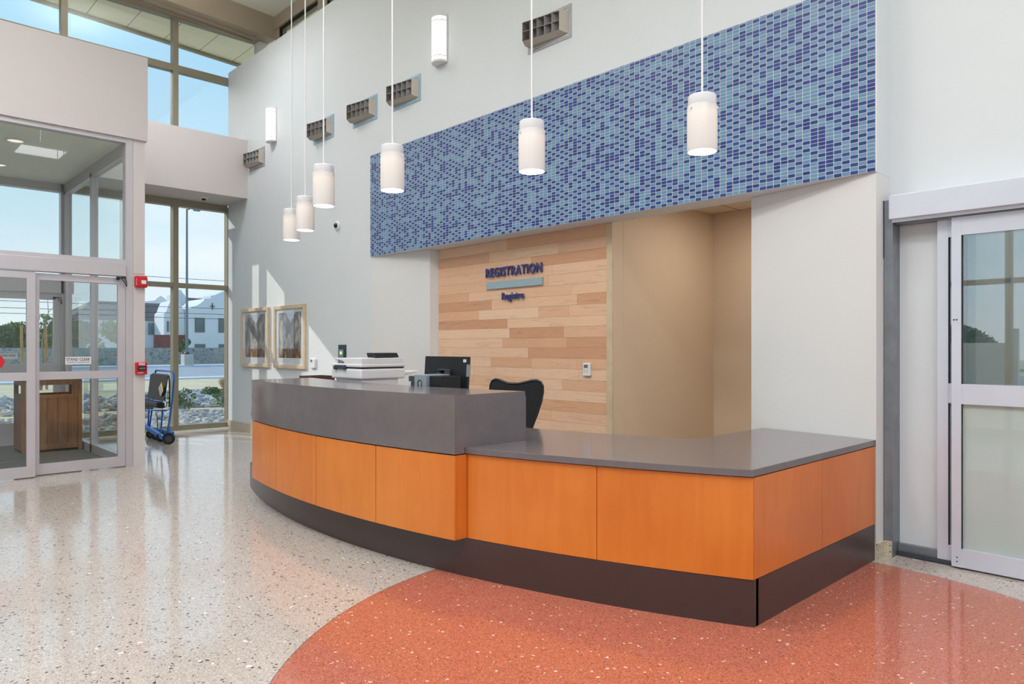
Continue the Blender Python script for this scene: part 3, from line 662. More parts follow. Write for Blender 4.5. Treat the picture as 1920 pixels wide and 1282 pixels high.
for xa, xb in ((XLL, -5.99),):
    MB().arcslab(CLm, RLp-.018, RLp, xa+.003, xb-.003, .23, .722, 14).build('panel', M['orange'], desk)
MB().box(XLL, XLL+.018, 2.84, YW-.006, .23, .722).build('panel', M['orange2'], desk)
# low quartz worktop
ct = thing('countertop', (-4.6, 3.3, .727), 'low dark grey-brown quartz worktop curving along the reception desk', 'countertop')
mb = MB(); F = []; 
n = 60
xs_ = [(-6.375+.37*i/6, 7.48) for i in range(7)]+[(-6.0+2.75*i/30, 7.22) for i in range(31)]+[(-3.245+1.58*i/20, 7.48) for i in range(21)]
for x, rr in xs_:
    cc = CLp if x > -4.6 else CLm
    F.append((x, yarc(cc, rr, x)))
B_ = [(XR, YW-.003), (-2.49, 4.94), (-2.49, 4.003)]
for i in range(n+1):
    x = -2.50+(-6.00+2.50)*i/n
    cc = CLp if x > -4.6 else CLm
    B_.append((x, yarc(cc, 6.42, x)))
B_ += [(-6.01, YW-.003), (-6.375, YW-.003)]
B_[0] = (F[-1][0], YW-.003)
B_[1] = (-2.49, 4.93)
# right rear corner follows the bent wall
B_.insert(1, (-2.0, 4.855))
mb.prism(F+B_, .727, .763)
mb.build('worktop', M['slab'], ct, bevel=.002)
# raised transaction counter
tc = thing('transaction_counter', (-4.6, 2.8, .729), 'raised thick dark grey-brown quartz transaction counter on the reception desk', 'countertop')
mb = MB()
mb.arcslab(CU, RU-.56, RU+.004, -5.99, -3.205, 1.043, 1.073, 60).arcslab(CU, RU-.03, RU+.004, -5.99, -3.205, .7295, 1.043, 60)
for xa, xb in ((-3.235, -3.205), (-5.99, -5.96)):
    fa, fb = yarc(CU, RU-.03, xa), yarc(CU, RU-.03, xb); bb = 3.19
    for (za, zb1, ba) in ((.7635, 1.043, bb), (.7295, .7635, 2.682)):
        mb.hexa([(xa, fa, za), (xb, fb, za), (xb, ba, za), (xa, ba, za)], [(xa, fa, zb1), (xb, fb, zb1), (xb, ba, zb1), (xa, ba, zb1)])
mb.build('counter_body', M['slab'], tc)

# ------------------------------------------------------------------ things on the desk
def rotz(a, c): return Matrix.Translation(c) @ Matrix.Rotation(a, 4, 'Z') @ Matrix.Translation([-v for v in c])
# monitor seen from behind
mc = (-4.30, 3.40, .763)
t = thing('monitor', mc, 'black computer monitor seen from behind on the reception desk', 'monitor')
TR = Matrix.Translation((mc[0], mc[1], 1.115)) @ Matrix.Rotation(math.radians(-3), 4, 'Z') @ Matrix.Rotation(math.radians(-4), 4, 'X')
def mbox(*b): return MB().box(*b)
o = mbox(-.285, .285, 0, .022, -.168, .168); o.build('housing', M['black'], t, rot=TR, bevel=.004)
mbox(-.278, .278, .022, .024, -.16, .16).build('screen', M['darkgrey'], t, rot=TR)
mbox(.225, .262, -.0015, 0, .126, .148).build('sticker', M['white_pl'], t, rot=TR)
MB().box(-.075, .075, -.02, 0, -.06, .07).build('mount', M['darkgrey'], t, rot=TR, bevel=.004)
MB().box(mc[0]+.03, mc[0]+.055, mc[1]-.075, mc[1]-.05, .775, 1.175).box(mc[0]-.09, mc[0]+.055, mc[1]-.075, mc[1]-.05, 1.165, 1.178).build('stand', M['black'], t)
MB().box(mc[0]-.12, mc[0]+.12, mc[1]-.14, mc[1]+.08, .7635, .775).build('stand_base', M['black'], t, bevel=.004)
MB().box(.283, .292, -.012, .02, .02, .11).build('side_clip', M['steel'], t, rot=TR)
# small tower pc
t = thing('desktop_computer', (-4.09, 3.16, .763), 'silver and black desktop computer box standing before the monitor', 'computer')
MB().box(-4.283, -4.14, 3.10, 3.32, .7635, 1.152).build('case', simple('silver computer case', (150, 162, 172), .35, .2), t, bevel=.004)
MB().box(-4.36, -4.285, 3.105, 3.32, .7635, 1.14).build('side_panel', M['darkgrey'], t, bevel=.003)
MB().box(-4.138, -3.99, 3.13, 3.30, .7635, 1.145).build('drive_bay', M['black'], t, bevel=.003)
c_ = MB(); c_.lathe([(.022, 0), (.027, 0), (.027, .004), (.022, .004)], 24, cap=False); c_.build('emblem', M['darkgrey'], t, rot=Matrix.Translation((-4.212, 3.10, 1.09)) @ Matrix.Rotation(PI/2, 4, 'X'))
MB().box(-4.35, -4.33, 3.10, 3.106, .80, 1.10).build('tag_strip', M['white_pl'], t)
# printer
pcx, pcy = -5.03, 3.13
t = thing('printer', (pcx-.2, pcy+.2, .763), 'white multifunction printer with document feeder on the desk', 'printer')
wp = M['white_pl']
def pb(name, b, mat=wp, bev=.006):
    x0, x1, y0, y1, z0, z1 = b
    return MB().box(pcx+x0, pcx+x1, pcy+y0, pcy+y1, z0, z1).build(name, mat, t, bevel=bev)
pb('base', (-.43, -.02, .0, .36, .7635, 1.09)); pb('paper_tray', (-.40, -.05, -.008, .002, .79, 1.0)); 
pb('scanner_body', (-.48, .0, -.02, .42, 1.088, 1.175), wp, .014)
pb('gap', (-.46, -.01, -.01, .41, 1.175, 1.188), M['black'], .002)
pb('scanner_lid', (-.47, .0, -.02, .42, 1.187, 1.215), wp, .008)
MB().prism([(pcx-.44, 1.262), (pcx-.44, 1.252), (pcx-.30, 1.236), (pcx-.27, 1.214), (pcx-.005, 1.214), (pcx-.005, 1.262)], pcy-.01, pcy+.40, axis=1).build('document_feeder', wp, t, bevel=.008)
pb('latch', (-.40, -.23, -.035, -.018, 1.172, 1.203), M['darkgrey'], .002); pb('latch', (-.41, -.375, -.04, -.018, 1.165, 1.195), M['darkgrey'], .002); pb('latch', (-.26, -.225, -.04, -.018, 1.165, 1.195), M['darkgrey'], .002)
MB().hexa([(pcx-.02, pcy+.13, 1.266), (pcx-.02, pcy+.37, 1.266), (pcx-.14, pcy+.37, 1.266), (pcx-.14, pcy+.13, 1.266)], [(pcx-.05, pcy+.13, 1.306), (pcx-.05, pcy+.37, 1.306), (pcx-.16, pcy+.37, 1.306), (pcx-.16, pcy+.13, 1.306)]).build('control_panel', M['black'], t, bevel=.006)
MB().box(pcx-.12, pcx-.04, pcy+.18, pcy+.32, 1.255, 1.268).build('panel_arm', wp, t)
MB().hexa([(pcx-.02, pcy+.42, 1.11), (pcx-.02, pcy+.56, 1.135), (pcx-.3, pcy+.56, 1.135), (pcx-.3, pcy+.42, 1.11)], [(pcx-.02, pcy+.42, 1.14), (pcx-.02, pcy+.57, 1.15), (pcx-.3, pcy+.57, 1.15), (pcx-.3, pcy+.42, 1.14)]).build('output_tray', wp, t, bevel=.004)
# brown tray on the far end of the counter
t = thing('letter_tray', (-6.25, 3.45, .763), 'low dark brown desk organiser behind the far end of raised counter', 'tray')
MB().box(-6.36, -6.13, 3.25, 3.27, .7635, 1.08).box(-6.36, -6.34, 3.27, 3.5, .7635, 1.08).box(-6.15, -6.13, 3.27, 3.5, .7635, 1.08).box(-6.34, -6.15, 3.48, 3.5, .7635, 1.08).build('box', M['brown'], t)
MB().box(-6.34, -6.15, 3.27, 3.48, .77, .785).build('shelf', M['brown'], t)

# office chair with a butterfly-shaped mesh back
cx, cy = -4.16, 3.97
ch = thing('office_chair', (cx, cy, 0), 'black mesh office chair with butterfly-shaped back behind the desk', 'chair')
half = [(0, 1.105), (.05, 1.107), (.10, 1.119), (.15, 1.133), (.19, 1.136), (.222, 1.122), (.240, 1.090), (.243, 1.04), (.236, .97), (.215, .88), (.185, .78), (.155, .68), (.14, .60), (.10, .56), (0, .555)]
outl = half+[(-x, z) for x, z in half[::-1][1:-1]]
AN = Matrix.Translation((cx, cy, -.05)) @ Matrix.Rotation(math.radians(18), 4, 'Z')
def curvy(x, z): return .05*(x/.24)**2+.10*max(0, (.75-z))*0+.0+ (z-.8)*.16
bmx = MB()
rows_ = []
zs_ = [.555+(1.136-.555)*i/26 for i in range(27)]
def halfw(z):
    pts = half[4:]
    for (xa, za), (xb, zb2) in zip(pts, pts[1:]):
        if zb2 <= z <= za: return xa+(xb-xa)*(za-z)/(za-zb2)
    return .1
def topz(x):
    x = abs(x); pts = half[:6]
    for (xa, za), (xb, zb2) in zip(pts, pts[1:]):
        if xa <= x <= xb: return za+(zb2-za)*(x-xa)/(xb-xa)
    return 1.122-(x-.222)*1.7
for i, z in enumerate(zs_):
    row = []
    w = max(halfw(z), .1) if z > .56 else .1
    if z > 1.10: w = .232
    for k in range(17):
        x = -w+2*w*k/16; zz = min(z, topz(x))
        row.append((x, curvy(x, zz), zz))
    rows_.append(row)
for sgn, oy in ((1, 0.), (-1, .012)):
    V = [[bmx.bm.verts.new((p[0], p[1]-oy, p[2])) for p in r_] for r_ in rows_]
    for a, b in zip(V, V[1:]):
        for k in range(16):
            try: bmx.bm.faces.new([a[k], a[k+1], b[k+1], b[k]])
            except Exception: pass
bmesh.ops.remove_doubles(bmx.bm, verts=bmx.bm.verts, dist=.0008)
bmx.build('backrest', M['fabric_black'], ch, rot=AN, smooth=True)
pts = [(x*1.005, curvy(x, z)-.006, z) for x, z in outl]; pts.append(pts[0])
MB().tube(pts, .011, 8).build('back_frame', M['black'], ch, rot=AN, smooth=True)
MB().box(-.23, .23, -.46, .0, .44, .49).build('seat', M['fabric_black'], ch, rot=AN, bevel=.03)
MB().tube([(0, -.02, .46), (0, .07, .50), (0, .05, .72)], .022).build('back_support', M['black'], ch, rot=AN, smooth=True)
MB().tube([(0, -.22, .09), (0, -.22, .45)], .028, 12).build('gas_lift', M['darkgrey'], ch, rot=AN)
for k in range(5):
    a = k*2*PI/5+.3
    MB().tube([(0, -.22, .16), (.30*math.cos(a), -.22+.30*math.sin(a), .125)], [.028, .016]).build('base_leg', M['black'], ch, rot=AN, smooth=True)
    cw = MB(); cw.lathe([(.008, -.02), (.028, -.02), (.028, .02), (.008, .02)], 14)
    cw.build('caster', M['black'], ch, rot=AN @ Matrix.Translation((.30*math.cos(a), -.22+.30*math.sin(a), .0785)) @ Matrix.Rotation(PI/2, 4, 'X'))
for s in (-1, 1):
    MB().box(s*.27-.04, s*.27+.04, -.36, -.12, .66, .69).box(s*.26-.015, s*.26+.015, -.26, -.22, .46, .67).build('armrest', M['black'], ch, rot=AN, bevel=.008)

# ------------------------------------------------------------------ wall devices
t = thing('registration_sign', (-5.24, 5.044, 1.85), 'dark blue REGISTRATION lettering over a pale bar on planks', 'sign')
def fit_text(txt, size, x0, x1, y, z, zt, mat, offs):
    o = textmesh('lettering', txt, 1., .0, mat, None, Matrix.Identity(4), 1., offs)
    xs = [v.co.x for v in o.data.vertices]; ys = [v.co.y for v in o.data.vertices]
    w = max(xs)-min(xs); base = min(ys); hh = max(ys)-base
    return o, min(xs), w, base, hh
def sign_text(txt, x0, x1, z0, z1, offs, depth=.014):
    cu = bpy.data.curves.new('lettering', 'FONT'); cu.body = txt; cu.size = 1.; cu.extrude = .5; cu.offset = offs; cu.resolution_u = 4; cu.space_character = 1.13
    tt = bpy.data.objects.new('tmp', cu); COL.objects.link(tt)
    me = bpy.data.meshes.new_from_object(tt.evaluated_get(bpy.context.evaluated_depsgraph_get())); bpy.data.objects.remove(tt)
    xs = [v.co.x for v in me.vertices]; ys = [v.co.y for v in me.vertices]
    sx = (x1-x0)/(max(xs)-min(xs)); sz = (z1-z0)/(max(ys)-min(ys)); mx, my = min(xs), min(ys)
    for v in me.vertices:
        v.co = Vector((x0+(v.co.x-mx)*sx, 5.044-.012-depth/2-v.co.z*depth, z0+(v.co.y-my)*sz))-t.location
    me.materials.clear(); me.materials.append(M['sign_blue'])
    o = bpy.data.objects.new('lettering', me); COL.objects.link(o); o.parent = t
    return o
sign_text('REGISTRATION', -5.652, -4.828, 2.089, 2.188, .018)
sign_text('Registro', -5.402, -5.079, 1.823, 1.919, .022)
MB().box(-5.65, -4.824, 5.026, 5.044, 1.967, 2.041).build('bar', M['sign_bar'], t)
for x in (-5.5, -4.97): MB().box(x-.01, x+.01, 5.040, 5.0445, 2.12, 2.14).build('standoff', M['steel'], t)

t = thing('thermostat', (-4.256, 5.044, 1.09), 'white thermostat with grey display on the plank wall', 'thermostat')
MB().box(-4.30, -4.213, 5.018, 5.044, 1.088, 1.208).build('housing', M['white_pl'], t, bevel=.008)
MB().box(-4.283, -4.238, 5.0165, 5.018, 1.163, 1.193).build('display', M['lcd'], t)
for i in range(2):
    for j in range(2): MB().box(-4.285+i*.035, -4.27+i*.035, 5.016, 5.018, 1.125+j*.018, 1.133+j*.018).build('button', M['alu'], t)
t = thing('thermostat', (-8.97, YW, 1.07), 'white thermostat right of the framed pictures', 'thermostat')
MB().box(-9.03, -8.90, YW-.028, YW+.004, 1.066, 1.198).build('housing', M['white_pl'], t, bevel=.008)
MB().box(-9.015, -8.965, YW-.0295, YW-.028, 1.15, 1.185).build('display', M['lcd'], t)
t = thing('access_panel', (-8.2, YW, 1.03), 'tall narrow dark card reader panel behind the printer', 'card reader')
MB().box(-8.285, -8.11, YW-.02, YW+.004, 1.0, 1.387).build('plate', simple('blue grey metal', (58, 74, 86), .4, .2), t, bevel=.003)
MB().box(-8.245, -8.14, YW-.035, YW-.02, 1.10, 1.325).build('reader', M['steel'], t, bevel=.004)
MB().box(-8.21, -8.165, YW-.038, YW-.035, 1.262, 1.30).build('indicator', M['green_led'], t)

def picture(x0, x1, z0, z1, art, label):
    t = thing('framed_picture', ((x0+x1)/2, YW, z0), label, 'picture', 'framed landscape prints')
    w = .05; y0, y1 = YW-.035, YW
    MB().box(x0, x0+w, y0, y1, z0, z1).box(x1-w, x1, y0, y1, z0, z1).box(x0+w, x1-w, y0, y1, z0, z0+w).box(x0+w, x1-w, y0, y1, z1-w, z1).build('frame', M['frame_wood'], t, bevel=.002)
    MB().box(x0+w, x1-w, YW-.014, YW-.002, z0+w, z1-w).build('mat_board', M['mat'], t)
    a = MB().box(-(x1-x0)/2+w+.085, (x1-x0)/2-w-.085, -.0155, -.0142, -(z1-z0)/2+w+.10, (z1-z0)/2-w-.05); ob = a.build('print', art, None)
    ob.parent = t; ob.location = (0, 0, (z1-z0)/2)
    MB().box(x0+w, x1-w, YW-.024, YW-.022, z0+w, z1-w).build('glazing', M['glass_pic'], t)
picture(-11.32, -10.335, 1.05, 1.967, M['art0'], 'pale wood framed mountain print nearest the tall window')
picture(-10.145, -9.175, 1.05, 1.963, M['art1'], 'pale wood framed mountain print beside the white thermostat')

# dome cameras
def dome(name, loc, up, label):
    t = thing(name, loc, label, 'camera')
    RM = Matrix.Translation(loc) @ (Matrix.Rotation(PI, 4, 'X') if up else Matrix.Rotation(PI/2, 4, 'X'))
    MB().lathe([(.065, 0), (.065, .012), (.05, .022), (.04, .024)], 24, cap=True).build('housing', M['white_pl'], t, rot=RM, smooth=True)
    MB().lathe([(.034, .02), (.032, .036), (.022, .048), (.001, .054)], 20, cap=False).build('lens', M['black'], t, rot=RM, smooth=True)
dome('security_camera', (-11.5, 4.25, 3.73), True, 'small white dome camera under the soffit over the window')
dome('security_camera', (-8.33, YW, 2.95), False, 'small white dome camera on the wall left of tile band')

# vents
def vent(x0, flange, label, tape):
    w, z0, z1 = .55, 4.14, 4.445
    t = thing('air_vent', (x0+w/2, YW, z0), label, 'vent', 'wall air vents', world=False)
    def b(name, boxes, mat, **k):
        m_ = MB()
        for bb in boxes: m_.box(*bb)
        return m_.build(name, mat, t, **k)
    h = z1-z0; a = -w/2
    b('flange', [(a, a+.035, -.006, 0, 0, h), (-a-.035, -a, -.006, 0, 0, h), (a+.035, -a-.035, -.006, 0, 0, .03), (a+.035, -a-.035, -.006, 0, h-.03, h)], flange)
    # box nozzle: sticks out more at its left side
    L, Rr, zb, zt = a+.04, -a-.04, .045, h-.045
    fL, fR = -.13, -.05
    i = .022
    m_ = MB()
    # frame ring front
    P = lambda x, z, d=0: (x, fL+(fR-fL)*(x-L)/(Rr-L)+d, z)
    for q in ([(L, zb), (Rr, zb), (Rr-.06, zb+i+.012), (L+.008, zb+i+.012)], [(Rr, zb), (Rr, zt), (Rr-.06, zt-.008), (Rr-.06, zb+i+.012)], [(Rr, zt), (L, zt), (L+.008, zt-.008), (Rr-.06, zt-.008)], [(L, zt), (L, zb), (L+.008, zb+i+.012), (L+.008, zt-.008)]):
        f = [m_.bm.verts.new((q[k][0], P(*q[k])[1]+(.05 if k < 2 else 0), q[k][1])) for k in range(4)]
        m_.bm.faces.new(f)
    # sides back to the wall
    for (xa, za), (xb, zb2) in (((L, zb), (Rr, zb)), ((Rr, zb), (Rr, zt)), ((Rr, zt), (L, zt)), ((L, zt), (L, zb))):
        f = [m_.bm.verts.new(v) for v in ((xa, P(xa, za)[1]+.05, za), (xb, P(xb, zb2)[1]+.05, zb2), (xb, -.002, zb2), (xa, -.002, za))]
        m_.bm.faces.new(f)
    m_.build('nozzle', M['vent'], t)
    b('throat', [(L+.004, Rr-.05, -.012, -.008, zb+.01, zt-.006)], M['vent_in'])
    # vanes
    vm = MB(); zm = (zb+zt)/2+.01
    for k in range(1, 5):
        x = L+.008+(Rr-.06-L-.008)*k/5
        vm.hexa([(x-.002, P(x, 0)[1]+.002, zb+.03), (x+.002, P(x, 0)[1]+.002, zb+.03), (x+.03, -.012, zb+.03), (x+.026, -.012, zb+.03)], [(x-.002, P(x, 0)[1]+.002, zt-.008), (x+.002, P(x, 0)[1]+.002, zt-.008), (x+.03, -.012, zt-.008), (x+.026, -.012, zt-.008)])
    vm.hexa([(L+.01, P(L, 0)[1], zm), (Rr-.06, P(Rr-.06, 0)[1], zm), (Rr-.06, -.012, zm+.02), (L+.01, -.012, zm+.02)], [(L+.01, P(L, 0)[1], zm+.004), (Rr-.06, P(Rr-.06, 0)[1], zm+.004), (Rr-.06, -.012, zm+.024), (L+.01, -.012, zm+.024)])
    vm.build('vane', M['vent_dark'], t)
    return t
vent(-11.05, M['grey_flange'], 'grey-edged wall air vent nearest the left window fascia', 0)
vent(-8.975, M['blue_tape'], 'blue-edged wall air vent between the hanging pendant cords', 1)
vent(-7.94, M['blue_tape'], 'blue-edged wall air vent, middle one of the three blue-edged', 1)
vent(-7.055, M['blue_tape'], 'blue-edged wall air vent just left of long tile band top', 1)
vent(-4.79, M['grey_flange'], 'grey-edged wall air vent high above the tile band', 0)

# sconces
def sconce(x, label):
    t = thing('wall_sconce', (x, YW, 4.43), label, 'wall light', 'half-round wall sconces', world=False)
    r = .095
    MB().box(-.105, .105, -.02, 0, 0, .51).build('backplate', M['white_pl'], t, bevel=.003)
    MB().lathe([(r, .02), (r, .49)], 20, (0, -.02, 0), a0=PI, a1=2*PI, cap=False).build('diffuser', M['sconce'], t, smooth=True)
    MB().lathe([(.001, 0), (r+.004, 0), (r+.004, .022), (.001, .022)], 20, (0, -.02, 0), a0=PI, a1=2*PI, cap=False).build('cap', M['white_pl'], t)
    MB().lathe([(.001, .488), (r+.004, .488), (r+.004, .51), (.001, .51)], 20, (0, -.02, 0), a0=PI, a1=2*PI, cap=False).build('cap', M['white_pl'], t)
    MB().lathe([(r+.004, .06), (r+.004, .068)], 20, (0, -.02, 0), a0=PI, a1=2*PI, cap=False).build('band', M['vent'], t)
    MB().lathe([(r+.004, .44), (r+.004, .448)], 20, (0, -.02, 0), a0=PI, a1=2*PI, cap=False).build('band', M['vent'], t)
    return t
sconce(-10.2, 'lit half-round white wall sconce at the far left of wall')
sconce(-6.12, 'lit half-round white wall sconce above the tile band')

# ------------------------------------------------------------------ pendants
F_ = 1332.; h_ = 1.35
pend = [(-6.51, 3.245, 'farthest lit white pendant lamp, lowest of the left cluster'), (-5.885, 3.065, 'second farthest lit white pendant lamp, in left cluster'), (-4.775, 2.635, 'third farthest lit white pendant lamp, highest of left cluster'),
        (-3.99, 2.71, 'lit white pendant lamp before the tile band left corner'), (-2.985, 3.02, 'lit white pendant lamp second from the right'), (-2.05, 3.375, 'lit white pendant lamp nearest the right end of counter')]
p0 = None
for i, (x, y, lb) in enumerate(pend):
    if p0 is None:
        t = thing('pendant_lamp', (x, y, 2.40), lb, 'pendant lamp', 'pendants over the reception desk', world=False); p0 = t
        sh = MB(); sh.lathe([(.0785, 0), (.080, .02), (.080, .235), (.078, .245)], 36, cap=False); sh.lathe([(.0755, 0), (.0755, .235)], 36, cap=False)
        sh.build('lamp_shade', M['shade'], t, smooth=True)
        MB().lathe([(.0735, .226), (.0745, .228), (.0745, .295), (.070, .30), (.004, .302)], 36, cap=True).build('cap', M['white_pl'], t, smooth=True)
        for a in (.3, .3+2*PI/3, .3+4*PI/3):
            MB().lathe([(.001, -.006), (.006, -.004), (.006, .004), (.001, .006)], 10, (.082*math.cos(a), .082*math.sin(a), .225), cap=False).build('screw', M['white_pl'], t, smooth=True)
        MB().lathe([(.001, .10), (.03, .115), (.034, .15), (.018, .20), (.012, .226)], 18, cap=False).build('bulb', M['bulb'], t, smooth=True)
        MB().tube([(0, 0, .30), (0, 0, 4.69)], .0055, 8).build('cord', M['white_pl'], t)
        MB().lathe([(.06, 4.66), (.06, 4.70)], 20, cap=True).build('canopy', M['white_pl'], t)
    else:
        t = copytree(p0); t.location = (x, y, 2.40); t['label'] = lb
    for kz in [k for k in COL.objects if k.parent == t and (k.name.startswith('canopy') or k.name.startswith('cord'))]:
        pass
    L = bpy.data.lights.new('pendant_bulb_light', 'POINT'); L.energy = 1.0; L.color = (1., .80, .62); L.shadow_soft_size = .03
    lo = bpy.data.objects.new('pendant_light', L); COL.objects.link(lo); lo.location = (x, y, 2.44)

# ------------------------------------------------------------------ right sliding door
t = thing('sliding_door_track', (-.5, YD, 2.15), 'long brushed aluminium track header above the right sliding doors', 'door header')
MB().box(-1.624, .9, 4.90, YD, 2.172, 2.325).build('housing', M['alu_door'], t, bevel=.004)
MB().box(-1.612, .9, 4.925, 4.94, 2.153, 2.172).build('lip', M['alu_door'], t)
MB().box(-1.60, .9, 4.96, YD-.001, 2.145, 2.172).build('rail', M['galv'], t)
t = thing('door_post', (-1.63, 4.99, 0), 'grey galvanised steel post left of the right sliding doors', 'post')
MB().box(-1.660, -1.608, 4.926, YD-.001, .0, 2.30).build('channel', M['galv'], t)
MB().box(-1.664, -1.657, 4.92, 4.94, 1.93, 2.30).build('seal', M['darkgrey'], t)
def leafY(y, x0, x1, label, sx, zt=2.148):
    t = thing('sliding_door', ((x0+x1)/2, y, 0), label, 'door')
    m_ = M['alu_door']
    MB().box(x0, x0+sx, y, y+.042, .012, zt).box(x1-sx, x1, y, y+.042, .012, zt).box(x0+sx, x1-sx, y+.002, y+.042, .012, .125).box(x0+sx, x1-sx, y+.002, y+.042, 1.006, 1.128).box(x0+sx, x1-sx, y+.002, y+.042, 2.035, zt).build('door_frame', m_, t)
    MB().box(x0+sx-.01, x1-sx+.01, y+.018, y+.024, .12, 1.01).build('glass_pane', M['glass_low'], t)
    MB().box(x0+sx, x1-sx, y+.0255, y+.027, .126, 1.005).build('frosted_film', M['film'], t)
    MB().box(x0+sx-.01, x1-sx+.01, y+.018, y+.024, 1.12, 2.04).build('glass_pane', M['glass_door'], t)
    MB().box(x0+sx, x0+sx+.004, y+.004, y+.018, .125, 1.006).box(x0+sx, x0+sx+.004, y+.004, y+.018, 1.128, 2.035).build('gasket', M['rubber'], t)
    return t
td = leafY(4.962, -1.285, -.05, 'near aluminium glass sliding door leaf at right picture edge', .052)
for x in (-1.272, -1.257):
    MB().lathe([(.001, 0), (.005, 0), (.005, .002), (.001, .003)], 10).build('screw', M['brown'], td, rot=Matrix.Translation((x, 4.962, 1.52)) @ Matrix.Rotation(PI/2, 4, 'X'))
    MB().lathe([(.001, 0), (.004, 0), (.004, .002), (.001, .002)], 10).build('screw', M['black'], td, rot=Matrix.Translation((-1.255, 4.962, .045 if x > -1.26 else .07)) @ Matrix.Rotation(PI/2, 4, 'X'))
leafY(5.008, -1.375, -.15, 'far aluminium glass door leaf tucked behind the near one', .06)
t = thing('floor_track', (-1.45, 5.03, 0), 'low grey steel floor track before wall left of door leaves', 'door track')
MB().box(-1.605, -1.30, 5.02, YD, .0, .075).build('channel', M['galv'], t)
MB().box(-1.60, -1.30, 5.0, 5.02, .006, .03).build('guide', M['darkgrey'], t)

# ------------------------------------------------------------------ stair chair by the window
sc = thing('stair_chair', (-10.9, 3.5, 0), 'folded blue and black evacuation chair on wheels by the window', 'chair')
bmt = M['blue_metal']
xr, xl = -10.56, -11.36
yb = 3.40
for x in (xr, xl):
    # side rails from the wheels to the top handle
    MB().tube([(x, yb-.0, .13), (x+.02, yb+.02, .30), (x+.03, yb+.06, .62), (x+.035, yb+.08, .90)], .013).build('side_rail', bmt, sc, smooth=True)
MB().tube([(xr+.035, yb+.08, .90), (xr+.02, yb+.08, .98), (xr-.04, yb+.08, 1.012), (xl+.06, yb+.08, 1.012), (xl+.03, yb+.08, .97), (xl+.035, yb+.08, .90)], .013).build('push_handle', bmt, sc, smooth=True)
MB().tube([(xr-.02, yb+.04, .52), (xr+.0, yb+.03, .86), (xr-.02, yb+.03, .945), (xr-.08, yb+.03, .965), (xl+.08, yb+.03, .965)], .011).build('back_tube', M['black'], sc, smooth=True)
MB().hexa([(xl, yb-.02, .60), (xr-.07, yb-.02, .60), (xr-.07, yb-.008, .60), (xl, yb-.008, .60)], [(xl, yb+.02, .955), (xr-.04, yb+.02, .955), (xr-.04, yb+.032, .955), (xl, yb+.032, .955)]).build('backrest', M['fabric_black'], sc, bevel=.004)
MB().box(xl, xr-.02, yb-.10, yb-.02, .50, .58).build('seat', M['fabric_black'], sc, bevel=.02)
MB().tube([(xl, yb-.07, .585), (xr+.0, yb-.07, .60)], .010).build('seat_bar', bmt, sc)
for k in range(10): MB().box(xl+.05+k*.04, xl+.062+k*.04, yb-.085, yb-.06, .575, .60).build('lacing', bmt, sc)
MB().tube([(xl, yb-.05, .42), (xr+.0, yb-.01, .47)], .012).build('cross_bar', bmt, sc)
for x in (xr-.16, xl+.06): MB().tube([(x, yb-.03, .20), (x+.03, yb-.02, .46)], .012).build('seat_strut', bmt, sc, smooth=True)
MB().tube([(xr-.22, yb-.06, .20), (xr-.23, yb-.06, .36), (xr-.30, yb-.06, .42)], .006).build('brake_wire', M['black'], sc, smooth=True)
MB().hexa([(xl-.1, yb-.04, .14), (xr+.12, yb-.04, .02), (xr+.12, yb+.0, .02), (xl-.1, yb+.0, .14)], [(xl-.1, yb-.04, .20), (xr+.12, yb-.04, .09), (xr+.12, yb+.0, .09), (xl-.1, yb+.0, .20)]).build('track_rail', bmt, sc, bevel=.006)
MB().box(xl-.1, xr-.1, yb+.10, yb+.13, .10, .15).build('track_rail', bmt, sc, bevel=.006)
for (x, y, r) in ((xr+.12, yb-.02, .083), (xr-.25, yb+.0, .07), (xr-.55, yb+.02, .062), (xr-.8, yb+.02, .06)):
    RMx = Matrix.Translation((x, y, r)) @ Matrix.Rotation(math.radians(62), 4, 'Z') @ Matrix.Rotation(PI/2, 4, 'X')
    w_ = MB(); w_.lathe([(r*.55, -.012), (r*.95, -.014), (r, -.006), (r, .006), (r*.95, .014), (r*.55, .012)], 24, cap=False)
    wo = w_.build('wheel', M['rubber'], sc, rot=RMx, smooth=True)
    MB().lathe([(.001, -.008), (r*.55, -.01), (r*.55, .01), (.001, .008)], 20, cap=False).build('hub', M['darkgrey'], wo, rot=RMx, smooth=True)
MB().tube([(xr+.02, yb+.02, .25), (xr+.12, yb+.0, .10)], .012).build('axle_arm', bmt, sc)
RT = Matrix.Translation((xr-.16, yb-.03, .76)) @ Matrix.Rotation(math.radians(-32), 4, 'Y')
MB().box(-.08, .05, -.003, 0, -.065, .065).build('label_tag', M['white_pl'], sc, rot=RT)
MB().box(.05, .075, -.004, 0, -.065, .075).build('label_tag', M['yellow'], sc, rot=RT)
for k in range(5): MB().box(-.072, .042, -.0045, -.003, -.052+k*.024, -.049+k*.024).build('print_line', M['darkgrey'], sc, rot=RT)
for k in range(4): MB().box(-.06+k*.028, -.057+k*.028, -.0046, -.003, -.056, .052).build('print_line', M['darkgrey'], sc, rot=RT)

